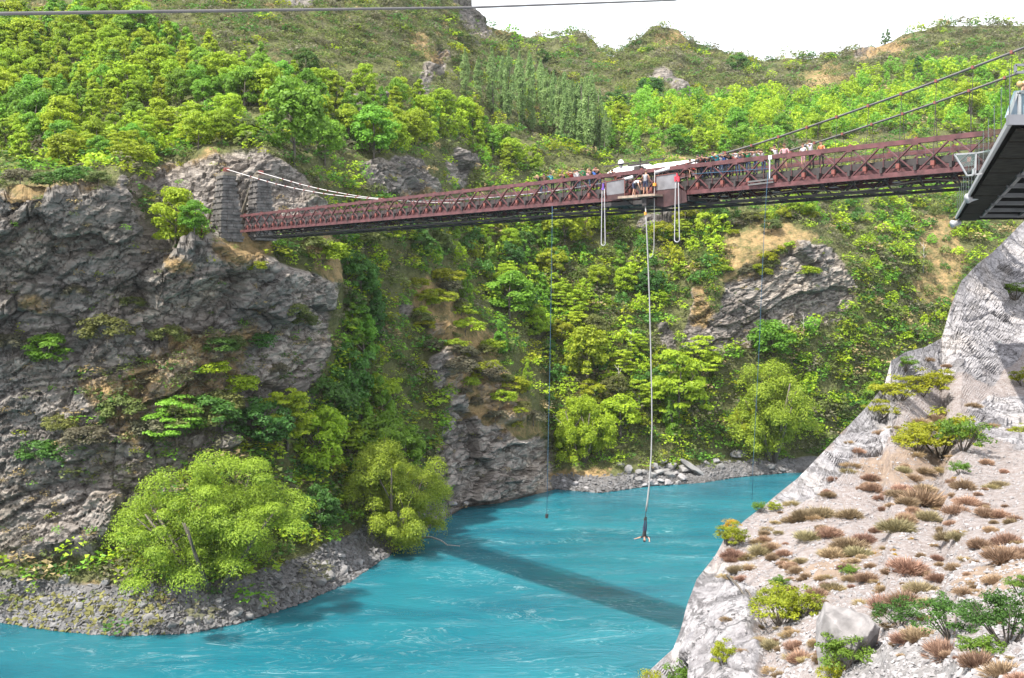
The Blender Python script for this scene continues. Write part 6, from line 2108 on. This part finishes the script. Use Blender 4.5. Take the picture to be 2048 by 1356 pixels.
# ------------------------------------------------------------------ plants of the pale slope
def sprig_bush(name, seed, mat, n, blade, spread=1.0, up=0.9, bend=0.5):
    """low dome of thin upright sprigs, one unit wide"""
    g2 = np.random.default_rng(seed)
    Qs, ts = [], []
    k = 26
    cen = g2.normal(0, .2, (k, 2)); 
    for i in range(n):
        c = cen[g2.integers(0, k)] + g2.normal(0, .07, 2)
        r = np.linalg.norm(c)
        if r > .5: continue
        hgt = (.42 * math.sqrt(max(.04, 1 - (r / .52) ** 2))) * g2.uniform(.6, 1.12)
        out = np.array([c[0], c[1], 0]) * bend + g2.normal(0, .12, 3)
        tip = np.array([c[0], c[1], 0]) + out * hgt * 2 + np.array([0, 0, hgt])
        base = np.array([c[0] * .75, c[1] * .75, hgt * .35])
        d = tip - base; s = unit(np.cross(d, g2.normal(size=3))) * blade * g2.uniform(.6, 1.4)
        m = base + d * .55
        Qs.append(np.array([base, m + s, tip, m - s])); ts.append(g2.random())
    return quads_mesh(name, np.array(Qs), np.array(ts), M[mat])


THY = [sprig_bush('thyme', 3 + i, 'thyme', 2600, .010) for i in range(4)]
THG = [sprig_bush('thyme', 13 + i, 'thyme_olive', 2600, .010) for i in range(2)]
GRS = [sprig_bush('tussock', 23 + i, 'drygrass', 900, .008, bend=1.0) for i in range(2)]
stem_me = MB(); 
for a in range(5):
    stem_me.tube([(0, 0, -.1), (math.cos(a * 1.3) * .12, math.sin(a * 1.3) * .12, .12), (math.cos(a * 1.3) * .25, math.sin(a * 1.3) * .25, .26)], [.018, .012, .006], 4)
stem_me = stem_me.mesh('stem', M['bark'])


SLOPE_SPOTS = [(1475, 1090, 'near the brink over the river'), (1500, 1190, 'around the fallen sticks'), (1600, 1140, 'between the brink and the yellow boulder bush'), (1640, 1030, 'on the upper left of the tuft-dotted slope'), (1740, 960, 'under the low end of the netting'), (1760, 1060, 'in the centre of the pale slope'), (1690, 1180, 'just above the large boulder'),
               (1860, 1010, 'below the big yellow-green bush'), (1960, 970, 'at the upper right of the tuft-dotted slope'), (1900, 1100, 'on the middle right of the pale slope'), (2010, 1080, 'at the right edge of the pale slope'), (1820, 1190, 'above the left dark bush'), (1560, 1300, 'left of the foot of the large boulder'), (1760, 1310, 'right of the large boulder'), (1900, 1320, 'below the dark bushes at the bottom right'), (2020, 1320, 'in the bottom right corner'), (1830, 860, 'between the yellow bushes of the netted slope'), (1850, 740, 'on the upper netted slope'), (2010, 1180, 'behind the dark bushes')]


def slope_spot(x, y):
    return min(SLOPE_SPOTS, key=lambda q: (q[0] - x) ** 2 + (q[1] - y) ** 2)[2]


def tuft(x, y, wpx, label, protos=THY, group='dry thyme tufts on the pale slope', hf=1.0, name='thyme_bush'):
    p = Nn.at(x, y)
    w = wpx * p[1] / F * 1.3
    hf *= .72
    o = empty(name, (p[0], p[1], p[2] - .04 * w))
    o.rotation_euler = (0, 0, random.random() * 6.28)
    o.scale = (w, w, w * hf)
    link('foliage', random.choice(protos), o); link('stem', stem_me, o)
    tag(o, label, 'bush', group)
    return o


Z1 = [(1260, 130, 80), (1430, 80, 70), (1265, 205, 90), (1040, 230, 70), (1000, 300, 120), (1150, 310, 110), (920, 320, 120), (860, 340, 90), (1400, 210, 110), (1520, 230, 180), (1450, 260, 100), (1560, 330, 110), (1390, 360, 150), (1440, 335, 100), (1700, 300, 120), (1760, 260, 110),
      (1640, 250, 100), (1740, 180, 100), (1920, 160, 80), (2000, 330, 80), (1850, 310, 100), (1920, 310, 90), (940, 440, 110), (1050, 420, 110), (1150, 450, 160), (1230, 440, 100), (1080, 520, 120), (1200, 510, 120), (690, 490, 110), (760, 480, 90), (720, 425, 60), (820, 520, 70),
      (900, 550, 70), (560, 520, 110), (570, 600, 80), (640, 590, 60), (850, 590, 60), (880, 620, 80), (1450, 580, 170), (1500, 600, 110), (1240, 630, 110), (1060, 690, 90), (1600, 540, 60), (1660, 440, 100), (1700, 430, 90), (1830, 470, 110), (1680, 380, 60), (1950, 540, 180), (2040, 520, 120),
      (1700, 600, 90), (1880, 400, 80), (1960, 440, 120), (1520, 700, 140), (1440, 760, 150), (1340, 780, 160), (1900, 670, 100), (1740, 720, 90), (990, 740, 110), (860, 700, 60), (760, 990, 110), (700, 1010, 70), (870, 1000, 100), (900, 1050, 110), (1450, 990, 130), (1520, 960, 160),
      (1640, 1010, 180), (1800, 1040, 180), (1920, 1080, 180), (2010, 1130, 120), (1240, 940, 90), (1280, 990, 80), (1010, 1090, 80), (800, 1140, 80), (1600, 660, 90), (1560, 780, 90), (600, 640, 70), (930, 640, 60), (1130, 600, 70), (1350, 620, 70), (1320, 700, 80)]
for zx, zy_, w in Z1:
    x, y = 1250 + zx / 2.566, 900 + (zy_ + w * .28) / 2.566
    olive = (zx * 7 + zy_) % 9 < 2
    low = y > 1200
    big_ = 'broad ' if w > 125 else 'small ' if w < 85 else ''
    lab = big_ + ('olive-brown thyme tuft ' if olive else 'rust-brown dry thyme tuft ') + slope_spot(x, y)
    tuft(x, y, w / 2.566, lab, THG if olive else THY, hf=random.uniform(.75, 1.05))
for zx, zy_, w in [(1320, 170, 100), (820, 1230, 120), (1100, 1130, 100), (1400, 690, 200), (1250, 720, 190), (1600, 710, 150), (1750, 590, 120), (1080, 880, 140), (700, 1010, 110), (480, 1200, 110), (850, 1340, 120), (1200, 1230, 150), (1320, 1150, 150), (1100, 1330, 160), (1280, 1340, 190), (1480, 650, 160), (960, 850, 110), (1540, 250, 90)]:
    x, y = 1560 + zx / 4.52, 680 + (zy_ + w * .25) / 4.52
    tuft(x, y, w / 4.52, 'rust-brown dry thyme tuft under the netting on the upper pale slope' if y < 900 else 'rust-brown dry thyme tuft below the yellow bushes on the pale slope', hf=.8)
for _ in range(120):
    zx, zy_, w = random.choice(Z1)
    x, y = 1250 + zx / 2.566 + random.gauss(0, 26), 900 + zy_ / 2.566 + random.gauss(0, 16)
    if y < float(np.interp(x, Nn.xs, Nn.yt)) + 12 or x > 2046 or y > 1350:
        continue
    tuft(x, y, random.uniform(9, 26), 'tiny dry brown tuft between stones ' + slope_spot(x, y), group='small tufts on the pale slope')


for _ in range(75):
    x = random.uniform(1440, 2045); yt = float(np.interp(x, Nn.xs, Nn.yt)); y = random.uniform(max(yt + 20, 840), 1345)
    tuft(x, y, random.uniform(14, 34), 'straw-coloured grass tussock ' + slope_spot(x, y), GRS, 'grass tussocks on the pale slope', hf=.7, name='grass_tuft')


def leafy(proto, x, y, hpx, wf, label, name='leafy_bush', sheet=Nn):
    p = sheet.at(x, y)
    h = hpx * p[1] / F
    return plant(proto, name, (p[0], p[1], p[2] - .05), h, h * wf, label, 'bush', None, foliage='foliage', wood='stem')


def fine_bush(key, mat, seed, n=2600, leaf=.06):
    g2 = np.random.default_rng(seed)
    c, r = ellipsoid_clumps(40, (0, 0, .42), (.55, .55, .45), g2, .15, -.4, .35)
    Q, t = clump_leaves(c, r, n // 40, leaf, g2, .3, .2)
    # wiry twigs poking out
    cm = quads_mesh(key + '_foliage', Q, t, M[mat])
    b = MB()
    for i in range(12):
        an = g2.random() * 6.28; e = np.array([math.cos(an) * .45, math.sin(an) * .45, g2.uniform(.4, .9)])
        b.tube([(0, 0, -.08), tuple(e * .5 + np.array([0, 0, -.03])), tuple(e)], [.018, .011, .004], 4)
    PROTO.setdefault(key, []).append((cm, b.mesh(key + '_stem', M['bark'])))


M['slope_leaf'] = leaf_mat('yellow_green_leaf', (0.11, 0.15, 0.008), (0.32, 0.33, 0.02), 0.012, 0.12, .4)
M['slope_green'] = leaf_mat('mid_green_leaf', (0.05, 0.11, 0.012), (0.15, 0.25, 0.03), 0.012, 0.12, .4)
M['slope_dark'] = leaf_mat('dark_green_leaf', (0.018, 0.05, 0.01), (0.07, 0.15, 0.02), 0.012, 0.12, .35)
for i in range(2):
    fine_bush('slope_yellow', 'slope_leaf', 50 + i); fine_bush('slope_green', 'slope_green', 60 + i); fine_bush('slope_dark', 'slope_dark', 70 + i, 3600, .045)
fine_bush('slope_orange', 'orange', 80, 1500)
for pr, x, y, hp, wf, lab in [
    ('slope_yellow', 1800, 800, 55, 1.6, 'yellow-green bush on the ledge at the middle of the netted slope'), ('slope_yellow', 1845, 790, 60, 1.5, 'larger yellow-green bush right of the ledge bush on the netted slope'), ('slope_yellow', 1765, 832, 42, 1.5, 'low yellow bush at the lower end of the ledge row on the netted slope'),
    ('slope_yellow', 1892, 775, 40, 1.3, 'small yellow bush at the upper end of the ledge row'), ('slope_green', 1812, 742, 36, 1.3, 'small olive-green bush below the cliff notch of the netted slope'),
    ('slope_yellow', 1880, 915, 105, 1.35, 'big yellow-green bush spreading in the middle of the pale slope'), ('slope_green', 1925, 900, 80, 1.2, 'green bush joined to the big yellow-green one'), ('slope_yellow', 1830, 905, 60, 1.4, 'lower left lobe bush beside the big yellow-green bush'), ('slope_green', 1918, 945, 34, 1.2, 'little bright green bush just below the big yellow-green bush'),
    ('slope_yellow', 1562, 1255, 92, 1.2, 'yellow bush leaning against the left side of the large boulder'), ('slope_yellow', 1605, 1240, 70, 1.1, 'yellow-green bush directly behind the large boulder'), ('slope_yellow', 1545, 1205, 44, 1.2, 'small yellow bush above the fallen sticks'), ('slope_green', 1560, 1175, 30, 1.3, 'tiny green bush above the fallen sticks'),
    ('slope_green', 1690, 1345, 84, 1.25, 'green bush in front of the large boulder'), ('slope_yellow', 1665, 1360, 50, 1.2, 'yellow bush at the foot of the large boulder'), ('slope_yellow', 1455, 1345, 62, .9, 'thin yellow bush in the crack of the lowest white cliff'),
    ('slope_yellow', 1300, 1385, 62, 1.3, 'yellow bush at the bottom edge below the white cliff'), ('slope_green', 1350, 1375, 80, 1.1, 'leafy green bush at the bottom edge beside the yellow one'),
    ('slope_yellow', 1462, 1090, 54, 1.1, 'yellow bush standing on the brink above the river'), ('slope_orange', 1463, 1062, 34, 1.2, 'orange-tipped bush on the brink above the river'), ('slope_green', 1518, 1022, 26, 1.1, 'small blue-green bush at the edge under the netting'), ('slope_yellow', 1548, 1020, 24, 1.3, 'small yellow bush just inside the netting edge'),
    ('slope_dark', 1800, 1250, 64, 1.5, 'dark green wiry bush left of the big dark bush at the bottom right'), ('slope_dark', 1905, 1275, 105, 1.3, 'big dark green bush at the bottom right of the slope'), ('slope_dark', 2010, 1280, 130, 1.1, 'darkest tall bush at the right edge of the slope'), ('slope_green', 1960, 1310, 60, 1.6, 'brighter green bush in front of the big dark bushes'), ('slope_green', 2045, 1195, 50, 1.2, 'green bush behind the tall dark bush at the right edge'),
    ('slope_green', 2035, 592, 40, 1.5, 'green bush growing from the upper cliff under the platform'), ('slope_yellow', 2045, 770, 44, 1.0, 'yellow-green sapling at the right edge half way up the slope'), ('slope_yellow', 2040, 860, 30, 1.3, 'small yellow bush at the right edge below the sapling'), ('slope_green', 1700, 1150, 26, 1.5, 'low green bush amid thyme in the middle of the slope')]:
    leafy(pr, x, y, hp, wf, lab)
for zx, zy_ in [(1280, 525), (1380, 515), (1470, 455), (1810, 625), (1310, 690), (1120, 580), (1470, 390), (1300, 720), (1150, 540), (1385, 530), (720, 1085), (1690, 135)]:
    leafy('slope_orange', 1250 + zx / 2.566, 900 + (zy_ + 12) / 2.566, 9, 1.4, 'small clump of orange flowers among the thyme of the pale slope', 'flower_clump')['group'] = 'orange flowers on the pale slope'
for pts, lab in (([(1452, 1150), (1480, 1195), (1512, 1240), (1524, 1256)], 'long grey fallen stick on the edge of the lowest white cliff'), ([(1470, 1160), (1500, 1205), (1530, 1252)], 'second thinner fallen stick beside the long one')):
    q = [tuple(Nn.at(*p) + np.array([0, -.05, .08])) for p in pts]
    rope('fallen_stick', q, [.03, .028, .025, .02][:len(q)], 'bark', lab, 'stick', sides=5)
# dead branches over the water beneath the leaning willow, dead trees in the gorge
w0 = P(845, 1075, 146)
for pts, lab in (([(842, 1076), (862, 1074), (882, 1081), (895, 1090), (920, 1092)], 'pale dead branch reaching over the water under the leaning willow'), ([(865, 1098), (890, 1103), (914, 1110)], 'short dead twig just above the water under the pale branch')):
    rope('dead_branch', [tuple(P(x, y, 141 - i * 1.2)) for i, (x, y) in enumerate(pts)], [.16, .14, .11, .08, .04][:len(pts)], 'greybark', lab, 'branch', sides=5)
for x, y, hp, lab in ((1236, 800, 70, 'bare dead tree with forked top standing above the round willow'), (1262, 720, 62, 'slender grey dead tree left of the bungy cord'), (1605, 680, 55, 'leaning dead trunk at the foot of the grey rock face'), (1845, 545, 60, 'dead white stem beside the tan gully')):
    p = A.at(x, y); h = hp * p[1] / F
    o = empty('dead_tree', tuple(p))
    b = MB(); b.tube([(0, 0, -.3), (.03 * h, 0, h * .5), (.01 * h, 0, h)], [.022 * h, .015 * h, .004 * h], 6); link('trunk', b.mesh('dead_trunk', M['greybark']), o)
    for j in range(5):
        z = h * (.45 + .1 * j); an = j * 2.2
        b = MB(); b.tube([(.02 * h, 0, z), (math.cos(an) * .12 * h, math.sin(an) * .12 * h, z + .16 * h)], [.009 * h, .003 * h], 5); link('branch', b.mesh('dead_limb', M['greybark']), o)
    tag(o, lab, 'dead tree')

# ------------------------------------------------------------------ rockfall netting over the upper pale slope
NETP = [(1560, 992), (1636, 914), (1696, 854), (1764, 778), (1780, 726), (1812, 706), (1886, 680), (1915, 600), (1935, 640), (1905, 720), (1850, 790), (1760, 900), (1700, 980), (1620, 1004)]
nrm = Nn.normals()
mb_v, mb_e = [], []
idx = {}
step = 13.0
for a, x in enumerate(np.arange(1560, 2056, step)):
    for b, y in enumerate(np.arange(440, 1005, step * 1.1)):
        xx = x + (b % 2) * step / 2
        if inside(NETP, np.array([xx]), np.array([y]))[0]:
            p = Nn.at(xx, y); n = Nn.value(nrm, xx, y)
            lift = .06 + .12 * math.sin(xx * .031 + y * .017) ** 2
            idx[(a, b)] = len(mb_v); mb_v.append(p + n * lift)
mb = MB()
for (a, b), i in idx.items():
    o2 = 0 if b % 2 == 0 else 1
    for key in ((a - 1 + o2, b + 1), (a + o2, b + 1)):
        j = idx.get(key)
        if j is not None:
            mb.bar(mb_v[i], mb_v[j], .006, .006)
o = link('rockfall_net', mb.mesh('rockfall_net', M['netwire']))
tag(o, 'hexagonal wire rockfall netting draped over the upper white rock', 'netting')

# ------------------------------------------------------------------ the summer air
HAZE = 0.00006
if HAZE:
    hm = bpy.data.materials.new('summer_haze'); hm.use_nodes = True
    hn = hm.node_tree; hn.nodes.clear()
    ho = hn.nodes.new('ShaderNodeOutputMaterial'); hv = hn.nodes.new('ShaderNodeVolumePrincipled')
    hv.inputs['Color'].default_value = (0.93, 0.96, 1.0, 1); hv.inputs['Density'].default_value = HAZE; hv.inputs['Anisotropy'].default_value = 0.2
    hn.links.new(hv.outputs[0], ho.inputs['Volume'])
    mb = MB(); mb.box((150, 330, 110), (1900, 1100, 260))
    tag(link('haze', mb.mesh('haze', hm)), kind='stuff')

print('triangles', sum(len(m.loops) - 2 * len(m.polygons) for m in bpy.data.meshes if m.users))
